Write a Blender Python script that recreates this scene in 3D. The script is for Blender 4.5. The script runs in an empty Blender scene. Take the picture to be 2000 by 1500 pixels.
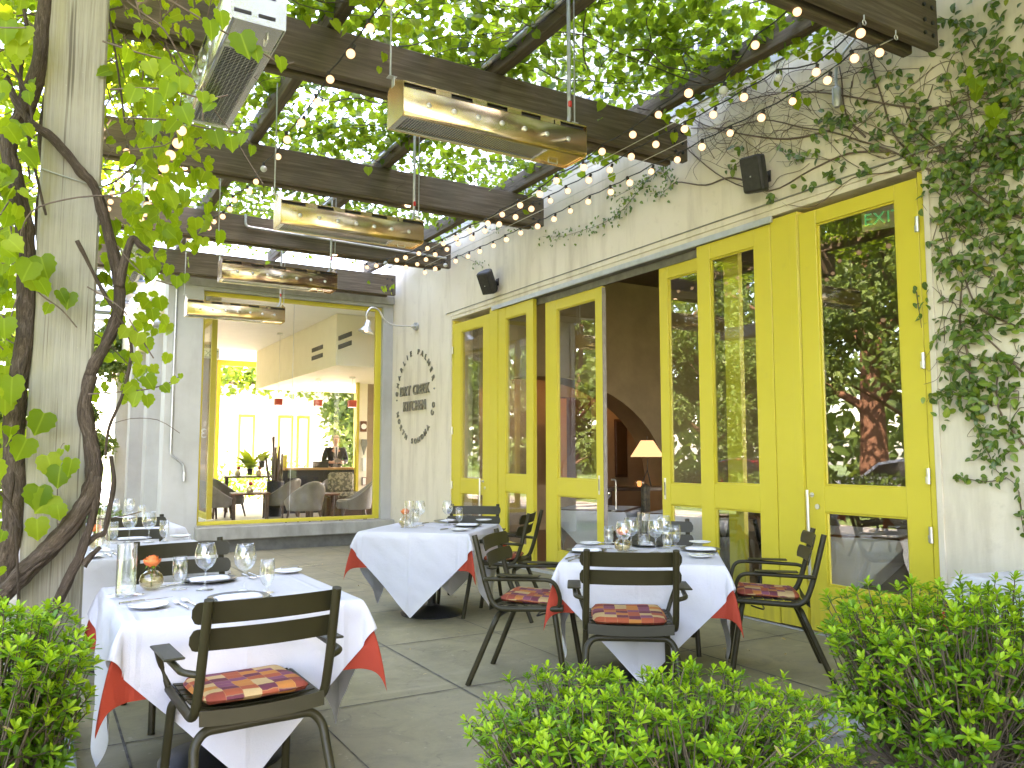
import bpy, math, random
import numpy as np
from mathutils import Vector, Matrix, noise
SC = bpy.context.scene
COL = SC.collection
PI = math.pi
rnd = random.Random(7)
R_ = math.radians
V = Vector

# ------------------------------------------------------------------ camera
CAMH, YAW, PIT, FPX = 1.40, R_(30.46), R_(5.0), 1568.0
CF = V((math.sin(YAW)*math.cos(PIT), math.cos(YAW)*math.cos(PIT), math.sin(PIT)))
CR = V((math.cos(YAW), -math.sin(YAW), 0))
CU = CR.cross(CF)
def at(px, py, ax, val):
    d = CF + CR*((px-1000)/FPX) + CU*((750-py)/FPX)
    o = V((0, 0, CAMH)); k = 'xyz'.index(ax)
    return o + d*((val-o[k])/d[k])
cam = bpy.data.cameras.new('camera'); camo = bpy.data.objects.new('camera', cam); COL.objects.link(camo)
cam.sensor_width = 36; cam.lens = FPX/2000*36; cam.clip_end = 600; cam.clip_start = 0.05
m = Matrix((CR, CU, -CF)).transposed().to_4x4(); m.translation = (0, 0, CAMH); camo.matrix_world = m
SC.camera = camo

# ------------------------------------------------------------------ materials
MATS = {}
class NT:
    def __init__(s, name):
        s.m = bpy.data.materials.new(name); s.m.use_nodes = True
        s.t = s.m.node_tree; s.t.nodes.clear()
        s.out = s.n('ShaderNodeOutputMaterial')
    def n(s, typ, **kw):
        nd = s.t.nodes.new(typ)
        for k, v in kw.items():
            if k in nd.bl_rna.properties.keys(): setattr(nd, k, v)
            else: s.set(nd, k, v)
        return nd
    def set(s, nd, k, v):
        i = nd.inputs[int(k[1:])] if (k[0] == 'i' and k[1:].isdigit()) else nd.inputs[k.replace('_', ' ')]
        if isinstance(v, bpy.types.NodeSocket): s.t.links.new(v, i)
        elif isinstance(v, bpy.types.Node): s.t.links.new(v.outputs[0], i)
        else:
            if hasattr(i.default_value, '__len__') and hasattr(v, '__len__') and len(i.default_value) == 4 and len(v) == 3: v = (*v, 1)
            i.default_value = v
    def math(s, op, a, b=0.0, c=None, clamp=False):
        nd = s.n('ShaderNodeMath', operation=op, use_clamp=clamp); s.set(nd, 'i0', a); s.set(nd, 'i1', b)
        if c is not None: s.set(nd, 'i2', c)
        return nd.outputs[0]
    def mix(s, f, a, b, blend='MIX'):
        nd = s.n('ShaderNodeMix', data_type='RGBA', blend_type=blend)
        s.set(nd, 'i0', f); s.set(nd, 'i6', a); s.set(nd, 'i7', b); return nd.outputs[2]
    def ramp(s, f, stops, interp='LINEAR'):
        nd = s.n('ShaderNodeValToRGB'); s.set(nd, 'Fac', f); cr = nd.color_ramp; cr.interpolation = interp
        while len(cr.elements) < len(stops): cr.elements.new(0.5)
        for e, (p, c) in zip(cr.elements, stops):
            e.position = p; e.color = (*c, 1) if hasattr(c, '__len__') else (c, c, c, 1)
        return nd.outputs[0]
    def coord(s, kind='Object', scale=(1, 1, 1)):
        tc = s.n('ShaderNodeTexCoord') if kind != 'Position' else s.n('ShaderNodeNewGeometry')
        mp = s.n('ShaderNodeMapping', Vector=tc.outputs[kind]); mp.inputs['Scale'].default_value = scale
        return mp.outputs[0]
    def noise(s, vec, scale, detail=4, rough=0.55, dist=0.0):
        return s.n('ShaderNodeTexNoise', Vector=vec, Scale=scale, Detail=detail, Roughness=rough, Distortion=dist).outputs[0]
    def bump(s, h, strength=0.3, dist=0.01):
        return s.n('ShaderNodeBump', Height=h, Strength=strength, Distance=dist).outputs[0]
    def done(s, shader):
        s.t.links.new(shader if isinstance(shader, bpy.types.NodeSocket) else shader.outputs[0], s.out.inputs[0]); MATS[s.m.name] = s.m; return s.m
    def bsdf(s, col, rough=0.5, metal=0.0, normal=None, spec=0.5, **kw):
        b = s.n('ShaderNodeBsdfPrincipled', Base_Color=col, Roughness=rough, Metallic=metal)
        b.inputs['Specular IOR Level'].default_value = spec
        if normal is not None: s.set(b, 'Normal', normal)
        for k, v in kw.items(): s.set(b, k, v)
        return b

def pbr(name, c1, c2=None, scale=6, rough=0.5, metal=0.0, bump=0.15, stretch=(1, 1, 1), spec=0.5, bscale=None, coord='Object', lo=0.35, hi=0.65, rvar=0.12):
    t = NT(name); vec = t.coord(coord, stretch)
    if c2 is None: c2 = tuple(x*0.75 for x in c1)
    nz = t.noise(vec, scale, 6, 0.6)
    col = t.mix(t.ramp(nz, [(lo, 0.0), (hi, 1.0)]), c1, c2)
    n2 = t.noise(vec, bscale or scale*6, 4, 0.6)
    rg = t.math('MULTIPLY_ADD', n2, rvar, rough-rvar/2, clamp=True)
    return t.done(t.bsdf(col, rg, metal, t.bump(n2, bump, 0.004) if bump else None, spec))

def mk_materials():
    # stucco wall: warm cream with faint streaks and grime
    t = NT('stucco'); v = t.coord('Position'); vs = t.coord('Position', (1, 1, .15))
    a = t.noise(v, .9, 5, .6); b = t.noise(vs, 4, 5, .65); f = t.noise(v, 55, 3, .6); g = t.noise(v, 9, 6, .7)
    col = t.mix(t.ramp(a, [(.3, 0), (.7, 1)]), (.63, .555, .43), (.68, .61, .49))
    col = t.mix(t.math('MULTIPLY', t.ramp(b, [(.48, 0), (.72, 1)]), .6), col, (.40, .33, .24))
    col = t.mix(t.math('MULTIPLY', t.ramp(g, [(.58, 0), (.75, 1)]), .35), col, (.43, .37, .29))
    t.done(t.bsdf(col, .85, 0, t.bump(t.math('ADD', t.math('MULTIPLY', f, .4), g), .35, .006), .25))
    t = NT('grey_render'); v = t.coord('Position'); vs = t.coord('Position', (1, 1, .2))
    a = t.noise(v, 1.2, 5, .6); b = t.noise(vs, 5, 5, .6); f = t.noise(v, 60, 3, .6)
    col = t.mix(t.ramp(a, [(.3, 0), (.7, 1)]), (.34, .335, .295), (.43, .425, .385))
    col = t.mix(t.math('MULTIPLY', t.ramp(b, [(.52, 0), (.75, 1)]), .35), col, (.26, .255, .22))
    t.done(t.bsdf(col, .85, 0, t.bump(f, .25, .004), .25))
    # yellow paint
    t = NT('yellow_paint'); v = t.coord('Position'); vs = t.coord('Position', (1, 1, .08))
    a = t.noise(v, 1.4, 4); b = t.noise(vs, 16, 4, .6); f = t.noise(v, 140, 2); d = t.noise(v, 7, 6, .7)
    col = t.mix(a, (.53, .43, .030), (.59, .485, .045))
    col = t.mix(t.math('MULTIPLY', t.ramp(d, [(.62, 0), (.8, 1)]), .4), col, (.42, .33, .05))
    z = t.n('ShaderNodeSeparateXYZ', Vector=v).outputs[2]
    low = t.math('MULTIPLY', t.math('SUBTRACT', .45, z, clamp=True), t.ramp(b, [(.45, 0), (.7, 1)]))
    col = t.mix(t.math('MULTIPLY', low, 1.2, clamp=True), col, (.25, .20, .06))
    t.done(t.bsdf(col, t.math('MULTIPLY_ADD', b, .25, .27), 0, t.bump(t.math('ADD', t.math('MULTIPLY', f, .25), b), .10, .003), .5))
    # weathered timber, grain along local X
    t = NT('dark_timber'); v = t.coord('Object', (.35, 7, 7)); v2 = t.coord('Object')
    a = t.noise(v, 5, 8, .65, .3); b = t.noise(v2, 2.2, 5, .6); c = t.noise(t.coord('Object', (1, 1, 1)), 14, 6, .7)
    col = t.ramp(a, [(.28, (.056, .039, .023)), (.5, (.110, .081, .052)), (.72, (.18, .142, .098))])
    col = t.mix(t.math('MULTIPLY', t.ramp(b, [(.4, 0), (.7, 1)]), .55), col, (.085, .074, .053))
    col = t.mix(t.math('MULTIPLY', t.ramp(c, [(.6, 0), (.75, 1)]), .4), col, (.03, .023, .016))
    t.done(t.bsdf(col, .75, 0, t.bump(a, .5, .006), .3))
    # post timber, grain along local Z, moss on the left edge
    t = NT('post_timber'); v = t.coord('Object', (26, 26, .42)); v2 = t.coord('Object')
    a = t.noise(v, 3.8, 10, .74, .5); b = t.noise(v2, 2.0, 5, .6); c = t.noise(v2, 26, 5, .65)
    col = t.ramp(a, [(.25, (.115, .10, .066)), (.5, (.25, .225, .16)), (.75, (.36, .335, .25))])
    col = t.mix(t.math('MULTIPLY', t.ramp(b, [(.38, 0), (.62, 1)]), .6), col, (.32, .30, .22))
    x = t.n('ShaderNodeSeparateXYZ', Vector=v2).outputs[0]
    edge = t.math('MULTIPLY', t.math('SUBTRACT', -.03, x), 7, clamp=True)
    mo = t.math('MULTIPLY', edge, t.ramp(t.noise(t.coord('Object', (4, 4, .9)), 2.2, 5), [(.42, 0), (.62, 1)]))
    col = t.mix(t.math('MULTIPLY', mo, .8), col, (.24, .205, .02))
    col = t.mix(t.ramp(c, [(.70, 0), (.74, .8)]), col, (.50, .50, .36))
    col = t.mix(t.math('MULTIPLY', t.ramp(t.noise(v, 1.6, 3), [(.30, 1), (.36, 0)]), .75), col, (.075, .06, .04))
    t.done(t.bsdf(col, .85, 0, t.bump(a, .6, .006), .2))
    # brushed steel with gold heat tint (grain along local X)
    def steel(name, tint, burn=0.0):
        t = NT(name); v = t.coord('Object', (1, 1, 1)); vx = t.coord('Object', (.6, 60, 60))
        a = t.noise(v, 3.0, 2, .5, .6); b = t.noise(vx, 6, 3); c = t.noise(t.coord('Object', (.8, 1, 3)), 5, 5, .7, 1.2)
        col = t.mix(t.ramp(a, [(.35, 0), (.65, 1)]), tint, tuple(min(1, x*.4+y*.6) for x, y in zip((.80, .74, .64), tint)))
        if burn: col = t.mix(t.math('MULTIPLY', t.ramp(c, [(.42, 0), (.56, 1)]), burn), col, (.16, .09, .07))
        t.done(t.bsdf(col, t.math('MULTIPLY_ADD', b, .14, .17), 1.0, t.bump(t.math('ADD', t.math('MULTIPLY', b, .05), a), .25, .02)))
    steel('steel_gold', (.78, .53, .24)); steel('steel_burnt', (.62, .40, .18), .85); steel('steel_plain', (.62, .62, .60))
    pbr('galvanised', (.50, .51, .50), (.38, .39, .39), 18, .42, .75, .1)
    pbr('track_metal', (.52, .54, .56), (.44, .46, .48), 9, .38, .6, .05)
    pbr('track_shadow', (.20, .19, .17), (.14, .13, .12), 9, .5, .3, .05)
    pbr('grille_black', (.018, .017, .016), (.03, .028, .026), 30, .6, .2, .1)
    pbr('chair_paint', (.024, .020, .0065), (.030, .025, .009), 5, .46, 0, .06, bscale=220, spec=.28)
    pbr('black_iron', (.014, .014, .014), (.02, .02, .02), 8, .5, .1, .15, bscale=120)
    pbr('black_plastic', (.018, .017, .016), (.03, .028, .026), 20, .55, 0, .25, bscale=300)
    pbr('letter_metal', (.25, .235, .20), (.20, .19, .16), 20, .4, .5, .05)
    pbr('ceramic', (.68, .68, .68), (.66, .66, .66), 5, .12, 0, 0, spec=.6)
    pbr('charger', (.035, .037, .030), (.05, .05, .04), 8, .3, 0, .05)
    pbr('linen', (.64, .64, .67), (.60, .60, .63), 8, .8, 0, .3, bscale=180)
    pbr('cutlery', (.60, .58, .55), (.5, .48, .45), 30, .2, 1.0, 0)
    pbr('bluestone', (.20, .225, .245), (.26, .28, .29), 7, .75, 0, .35)
    pbr('concrete_sill', (.33, .32, .27), (.23, .22, .185), 5, .85, 0, .4, stretch=(1, 1, .5))
    pbr('concrete_base', (.17, .165, .14), (.115, .11, .095), 6, .9, 0, .4)
    pbr('soil', (.060, .045, .032), (.12, .09, .06), 22, .95, 0, 1.0, coord='Position')
    pbr('asphalt', (.05, .05, .05), (.065, .064, .06), 12, .9, 0, .3, coord='Position')
    pbr('grass', (.06, .11, .02), (.09, .14, .03), 8, .9, 0, .8, coord='Position')
    pbr('pavement', (.33, .30, .25), (.27, .25, .21), 5, .85, 0, .3, coord='Position')
    pbr('cream_paint', (.78, .72, .57), (.74, .68, .53), 3, .7, 0, .05)
    pbr('white_paint', (.80, .79, .75), (.76, .75, .71), 3, .7, 0, .05)
    pbr('warm_plaster', (.30, .215, .125), (.24, .17, .10), 2.5, .8, 0, .1)
    pbr('brown_plaster', (.17, .115, .066), (.14, .095, .055), 2.5, .8, 0, .1)
    pbr('orange_panel', (.55, .20, .05), (.48, .17, .04), 3, .5, 0, .05)
    pbr('plum_panel', (.11, .035, .04), (.09, .03, .035), 4, .6, 0, .05)
    pbr('light_stone', (.58, .54, .46), (.50, .46, .39), 4, .4, 0, .05); pbr('dark_wood', (.060, .030, .016), (.09, .045, .024), 5, .35, 0, .1, stretch=(.4, 5, 5))
    pbr('red_wood', (.16, .06, .025), (.11, .04, .018), 5, .35, 0, .1, stretch=(.4, 5, 5))
    pbr('oak', (.42, .24, .09), (.36, .20, .075), 4, .4, 0, .1, stretch=(.4, 5, 5))
    pbr('dark_pattern', (.085, .07, .042), (.035, .028, .018), 22, .7, 0, .2, lo=.46, hi=.54); pbr('leather', (.165, .145, .11), (.13, .115, .085), 6, .38, 0, .2, bscale=90)
    pbr('pattern_fabric', (.30, .26, .16), (.10, .09, .05), 18, .8, 0, .2, lo=.47, hi=.53)
    pbr('skin', (.52, .29, .20), (.47, .25, .17), 14, .5, 0, .05)
    pbr('grey_hair', (.42, .34, .26), (.30, .25, .20), 40, .7, 0, .3)
    pbr('suit', (.014, .014, .018), (.02, .02, .024), 20, .8, 0, .1)
    pbr('shirt', (.75, .76, .78), None, 10, .8, 0, 0)
    pbr('tie', (.03, .035, .07), None, 10, .6, 0, 0)
    pbr('paper', (.82, .81, .76), (.78, .77, .72), 5, .8, 0, 0)
    pbr('lamp_metal', (.66, .66, .64), (.58, .58, .56), 8, .3, .85, .05)
    pbr('awning_metal', (.15, .19, .26), (.12, .16, .22), 3, .45, .5, .1)
    pbr('brown_wood_wall', (.34, .17, .05), (.27, .13, .04), 3, .6, 0, .1, stretch=(1, 1, .3))
    pbr('car_white', (.80, .80, .80), None, 3, .12, 0, 0); pbr('car_red', (.16, .01, .02), None, 3, .12, 0, 0)
    pbr('tyre', (.02, .02, .02), None, 6, .9, 0, .1); pbr('car_glass', (.02, .025, .03), None, 3, .05, 0, 0)
    pbr('driftwood', (.11, .075, .05), (.06, .04, .028), 8, .85, 0, .6, stretch=(5, 5, .6))
    pbr('brick', (.30, .14, .08), (.22, .10, .06), 6, .85, 0, .4)
    pbr('stone', (.22, .22, .18), (.14, .15, .12), 12, .7, 0, .5)
    pbr('red_shade', (.62, .07, .03), (.55, .06, .03), 5, .5, 0, 0)
    pbr('twine', (.34, .36, .30), None, 5, .8, 0, 0); pbr('cord', (.03, .028, .026), None, 5, .7, 0, 0); pbr('cable', (.55, .53, .48), None, 5, .4, .6, 0)
    pbr('rose', (.70, .11, .035), (.80, .26, .06), 30, .5, 0, .1); pbr('rose_red', (.45, .02, .02), (.5, .04, .02), 20, .5, 0, .1)
    pbr('green_stem', (.07, .14, .03), None, 10, .5, 0, 0)
    pbr('red_plastic', (.6, .03, .02), None, 5, .4, 0, 0)
    pbr('gold_glass', (.72, .60, .30), (.6, .5, .3), 5, .06, .55, 0)
    # bark
    def bark(name, c1, c2, c3):
        t = NT(name); tc = t.n('ShaderNodeUVMap'); mp = t.n('ShaderNodeMapping', Vector=tc.outputs[0]); mp.inputs['Scale'].default_value = (7, 2.2, 1)
        a = t.noise(mp.outputs[0], 3.0, 8, .7, .8); b = t.noise(t.coord('Position'), 20, 5, .6)
        col = t.ramp(a, [(.3, c1), (.52, c2), (.75, c3)])
        col = t.mix(t.math('MULTIPLY', b, .3), col, c1)
        t.done(t.bsdf(col, .9, 0, t.bump(a, 1.0, .02), .2))
    bark('vine_bark', (.040, .028, .018), (.115, .082, .054), (.25, .195, .145))
    bark('tree_bark', (.05, .032, .02), (.14, .085, .05), (.24, .16, .10))
    bark('redwood_bark', (.07, .035, .02), (.17, .085, .05), (.26, .14, .08))
    pbr('twig', (.16, .11, .075), (.10, .07, .05), 20, .85, 0, .2)
    pbr('dark_twig', (.055, .04, .03), (.095, .07, .052), 20, .85, 0, .2)
    pbr('shrub_stem', (.07, .05, .03), (.13, .10, .065), 20, .85, 0, .3)
    # leaves: diffuse + translucent, colour varies from leaf to leaf
    def leaf(name, stops, trans, tcol, rough=.45, spec=.35, tip=None):
        t = NT(name); ri = t.n('ShaderNodeNewGeometry').outputs['Random Per Island']
        col = t.ramp(ri, stops)
        uv = t.n('ShaderNodeSeparateXYZ', Vector=t.n('ShaderNodeUVMap').outputs[0])
        vein = t.math('ABSOLUTE', t.math('SUBTRACT', uv.outputs[0], .5))
        col = t.mix(t.math('MULTIPLY', t.ramp(vein, [(0.0, 1), (.045, 0)]), .45), col, tuple(min(1, x*1.9) for x in stops[-1][1]))
        nz = t.noise(t.coord('Position'), 70, 3, .6)
        col = t.mix(t.math('MULTIPLY', nz, .35), col, tuple(x*.55 for x in stops[0][1]))
        p = t.bsdf(col, rough, 0, t.bump(nz, .15, .002), spec)
        tc = t.mix(.6, col, tcol)
        tr = t.n('ShaderNodeBsdfTranslucent', Color=tc)
        mx = t.n('ShaderNodeMixShader', i0=trans); t.set(mx, 'i1', p); t.set(mx, 'i2', tr)
        t.done(mx)
    leaf('grape_leaf', [(0, (.075, .16, .010)), (.4, (.125, .23, .012)), (.75, (.20, .30, .015)), (1, (.30, .37, .03))], .55, (.56, .70, .02), .5, .2)
    leaf('canopy_leaf', [(0, (.020, .055, .008)), (.35, (.05, .115, .011)), (.75, (.11, .20, .014)), (1, (.24, .30, .025))], .46, (.40, .58, .02))
    leaf('fig_leaf', [(0, (.035, .085, .010)), (.5, (.075, .155, .015)), (.85, (.14, .235, .022)), (.97, (.24, .32, .03)), (1, (.32, .26, .04))], .22, (.2, .34, .03), .35, .5)
    leaf('shrub_leaf', [(0, (.045, .14, .008)), (.45, (.09, .23, .010)), (1, (.16, .32, .014))], .34, (.26, .52, .02), .38, .35)
    leaf('shrub_tip', [(0, (.17, .34, .010)), (.5, (.27, .46, .015)), (1, (.40, .56, .03))], .42, (.46, .70, .03), .42, .3)
    leaf('tree_leaf', [(0, (.04, .075, .018)), (.5, (.075, .13, .028)), (1, (.13, .19, .045))], .35, (.28, .4, .05), .5, .3)
    leaf('dry_leaf', [(0, (.42, .30, .12)), (1, (.55, .42, .2))], .3, (.5, .4, .15))
    # cloth
    def cloth(name, col, back):
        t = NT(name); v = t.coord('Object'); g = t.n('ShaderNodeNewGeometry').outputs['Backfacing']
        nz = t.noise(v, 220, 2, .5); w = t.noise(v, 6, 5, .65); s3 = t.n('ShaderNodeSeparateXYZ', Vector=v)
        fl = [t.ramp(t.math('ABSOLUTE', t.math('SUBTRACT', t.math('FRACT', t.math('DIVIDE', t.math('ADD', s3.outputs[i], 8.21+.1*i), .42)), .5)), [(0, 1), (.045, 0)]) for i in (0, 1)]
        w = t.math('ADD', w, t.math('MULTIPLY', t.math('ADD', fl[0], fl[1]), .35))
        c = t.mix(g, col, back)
        p = t.bsdf(c, .8, 0, t.bump(t.math('ADD', t.math('MULTIPLY', nz, .12), w), .45, .02), .25)
        tr = t.n('ShaderNodeBsdfTranslucent', Color=c)
        mx = t.n('ShaderNodeMixShader', i0=.12); t.set(mx, 'i1', p); t.set(mx, 'i2', tr); t.done(mx)
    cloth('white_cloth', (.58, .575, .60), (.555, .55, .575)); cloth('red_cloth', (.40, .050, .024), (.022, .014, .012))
    # patchwork cushion
    t = NT('patchwork'); tc = t.coord('Object'); wob = t.n('ShaderNodeTexNoise', Vector=tc, Scale=26, Detail=2)
    vv = t.n('ShaderNodeVectorMath', operation='ADD'); t.set(vv, 'i0', tc)
    sc_ = t.n('ShaderNodeVectorMath', operation='SCALE'); t.set(sc_, 'i0', wob.outputs[1]); sc_.inputs['Scale'].default_value = .012; t.set(vv, 'i1', sc_.outputs[0])
    s3 = t.n('ShaderNodeSeparateXYZ', Vector=vv.outputs[0])
    cx = t.math('FLOOR', t.math('MULTIPLY', s3.outputs[0], 15.5)); 
    off = t.n('ShaderNodeTexWhiteNoise', noise_dimensions='1D'); t.set(off, 'W', cx)
    yy = t.math('ADD', t.math('MULTIPLY', s3.outputs[1], 20), off.outputs[0])
    cy = t.math('FLOOR', yy); cmb = t.n('ShaderNodeCombineXYZ', X=cx, Y=cy); wn = t.n('ShaderNodeTexWhiteNoise', Vector=cmb.outputs[0])
    col = t.ramp(wn.outputs[0], [(0, (.13, .025, .045)), (.18, (.36, .075, .03)), (.36, (.48, .17, .035)), (.56, (.20, .055, .10)), (.70, (.27, .05, .03)), (.82, (.50, .34, .15))], 'CONSTANT')
    fy = t.math('FRACT', yy); ln = t.ramp(fy, [(0, 1), (.10, 0)])
    fx = t.math('FRACT', t.math('MULTIPLY', s3.outputs[0], 15.5)); ln2 = t.ramp(fx, [(0, 1), (.05, 0)])
    col = t.mix(t.math('MULTIPLY', t.math('MAXIMUM', ln, ln2), .55), col, (.50, .32, .13))
    wv = t.noise(t.coord('Object', (300, 60, 60)), 2, 2)
    col = t.mix(t.math('MULTIPLY', wv, .4), col, (.12, .05, .03))
    t.done(t.bsdf(col, .85, 0, t.bump(wv, .4, .003), .2))
    # glass
    def thin(name, tint, f0, gl_rough=0.0, edge=None, pw=5.0):
        """clear thin glass: Schlick reflection on both sides, straight transmission"""
        t = NT(name); lw = t.n('ShaderNodeLayerWeight', Blend=.5).outputs['Facing']
        f = t.math('MULTIPLY_ADD', t.math('POWER', lw, pw), .9-f0, f0, clamp=True); tcol = tint
        if edge is not None: tcol = t.mix(t.math('POWER', lw, edge[1]), tint, edge[0])
        tr = t.n('ShaderNodeBsdfTransparent', Color=tcol); gl = t.n('ShaderNodeBsdfGlossy', Color=(1, 1, 1), Roughness=gl_rough)
        mx = t.n('ShaderNodeMixShader', i0=f); t.set(mx, 'i1', tr); t.set(mx, 'i2', gl); t.done(mx)
    thin('door_glass', (.86, .88, .86), .085); thin('window_glass', (.985, .99, .98), .014)
    thin('wine_glass_clear', (.985, .99, .99), .085, 0.0, ((.74, .77, .78), 3.2), 2.8)
    thin('vase_gold', (.95, .90, .76), .06, 0.0, ((.62, .52, .33), 2.2), 3.0)
    thin('water', (.97, .98, .98), .03)
    # emitters
    def emis(name, col, st, col2=None):
        t = NT(name)
        if col2 is not None:
            lw = t.n('ShaderNodeLayerWeight', Blend=.5); c = t.mix(t.math('POWER', lw.outputs['Facing'], 2.2), col, col2)
        else: c = col
        e = t.n('ShaderNodeEmission', Color=c, Strength=st); t.done(e)
    emis('bulb_glow', (1.0, .80, .50), .088, (1.0, .45, .14)); emis('lamp_glow', (1, .72, .38), .3); emis('puck_glow', (1, .8, .5), .4); emis('shade_glow', (1, .60, .30), .075)
    emis('exit_green', (.10, .8, .28), .03); emis('sconce_glow', (1, .93, .82), .16); emis('spot_glow', (1, .62, .30), 26.0); emis('pendant_glow', (1, .42, .14), .075)
    pbr('bulb_off', (.62, .62, .62), None, 5, .2, 0, 0)
    # floor slabs
    t = NT('floor_slabs'); v = t.coord('Position'); s3 = t.n('ShaderNodeSeparateXYZ', Vector=v)
    gx = t.math('FLOOR', t.math('DIVIDE', t.math('SUBTRACT', s3.outputs[0], .42), .915)); gy = t.math('FLOOR', t.math('DIVIDE', t.math('SUBTRACT', s3.outputs[1], 5.65), 1.22))
    cell = t.n('ShaderNodeTexWhiteNoise', Vector=t.n('ShaderNodeCombineXYZ', X=gx, Y=gy).outputs[0]).outputs[0]
    a = t.noise(v, .8, 6, .65, .3); b = t.noise(v, 3.5, 7, .7, .8); c = t.noise(v, 60, 3, .6); st = t.noise(t.coord('Position', (.5, 2.4, 1)), 2.4, 7, .7, .6)
    col = t.mix(t.ramp(a, [(.3, 0), (.7, 1)]), (.215, .186, .100), (.335, .29, .165))
    col = t.mix(t.math('MULTIPLY', t.ramp(b, [(.42, 0), (.7, 1)]), .55), col, (.155, .138, .095))
    col = t.mix(t.math('MULTIPLY', t.ramp(st, [(.55, 0), (.75, 1)]), .5), col, (.40, .355, .24))
    col = t.mix(t.math('MULTIPLY_ADD', cell, .22, 0), col, (.15, .145, .115))
    col = t.mix(t.math('MULTIPLY', c, .25), col, (.14, .135, .115))
    sp = t.noise(v, 7, 8, .8, 1.5); col = t.mix(t.math('MULTIPLY', t.ramp(sp, [(.57, 0), (.66, 1)]), .5), col, (.115, .10, .07)); col = t.mix(t.math('MULTIPLY', t.ramp(t.noise(v, 19, 3, .6), [(.66, 0), (.70, 1)]), .4), col, (.42, .38, .29))
    t.done(t.bsdf(col, t.math('MULTIPLY_ADD', b, .25, .55), 0, t.bump(t.math('ADD', t.math('MULTIPLY', c, .4), b), .25, .006), .35))
    pbr('joint', (.055, .050, .042), (.16, .145, .115), 5, .9, 0, .3, coord='Position', lo=.42, hi=.62)
mk_materials()
M = MATS

# ------------------------------------------------------------------ mesh builder
def frames(pts):
    pts = [V(p) for p in pts]; T = []
    for i in range(len(pts)):
        a = pts[max(0, i-1)]; b = pts[min(len(pts)-1, i+1)]; d = b-a
        T.append(d.normalized() if d.length > 1e-9 else V((0, 0, 1)))
    up = V((0, 0, 1)) if abs(T[0].z) < .9 else V((1, 0, 0))
    n = (up-T[0]*up.dot(T[0])).normalized(); out = []
    for t in T:
        n = n-t*n.dot(t)
        n = n.normalized() if n.length > 1e-6 else V((1, 0, 0)); out.append((t, n, t.cross(n)))
    return pts, out
def smooth(pts, k=6, closed=False):
    """Catmull-Rom through the points"""
    pts = [V(p) for p in pts]; n = len(pts)
    if n < 3: return pts
    out = []
    for i in range(n-1):
        p0 = pts[max(i-1, 0)]; p1 = pts[i]; p2 = pts[i+1]; p3 = pts[min(i+2, n-1)]
        for j in range(k):
            t = j/k
            out.append(.5*((2*p1)+(p2-p0)*t+(2*p0-5*p1+4*p2-p3)*t*t+(3*p1-p0-3*p2+p3)*t**3))
    out.append(pts[-1]); return out
def fillet(pts, r, k=5):
    """polyline with rounded corners"""
    pts = [V(p) for p in pts]; out = [pts[0]]
    for i in range(1, len(pts)-1):
        a, b, c = pts[i-1], pts[i], pts[i+1]; l = min((a-b).length, (c-b).length)/2
        d = min(r, l*.98); p = b+(a-b).normalized()*d; q = b+(c-b).normalized()*d
        for j in range(k+1):
            t = j/k; out.append(p*(1-t)**2+b*2*t*(1-t)+q*t*t)
    out.append(pts[-1]); return out
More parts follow.
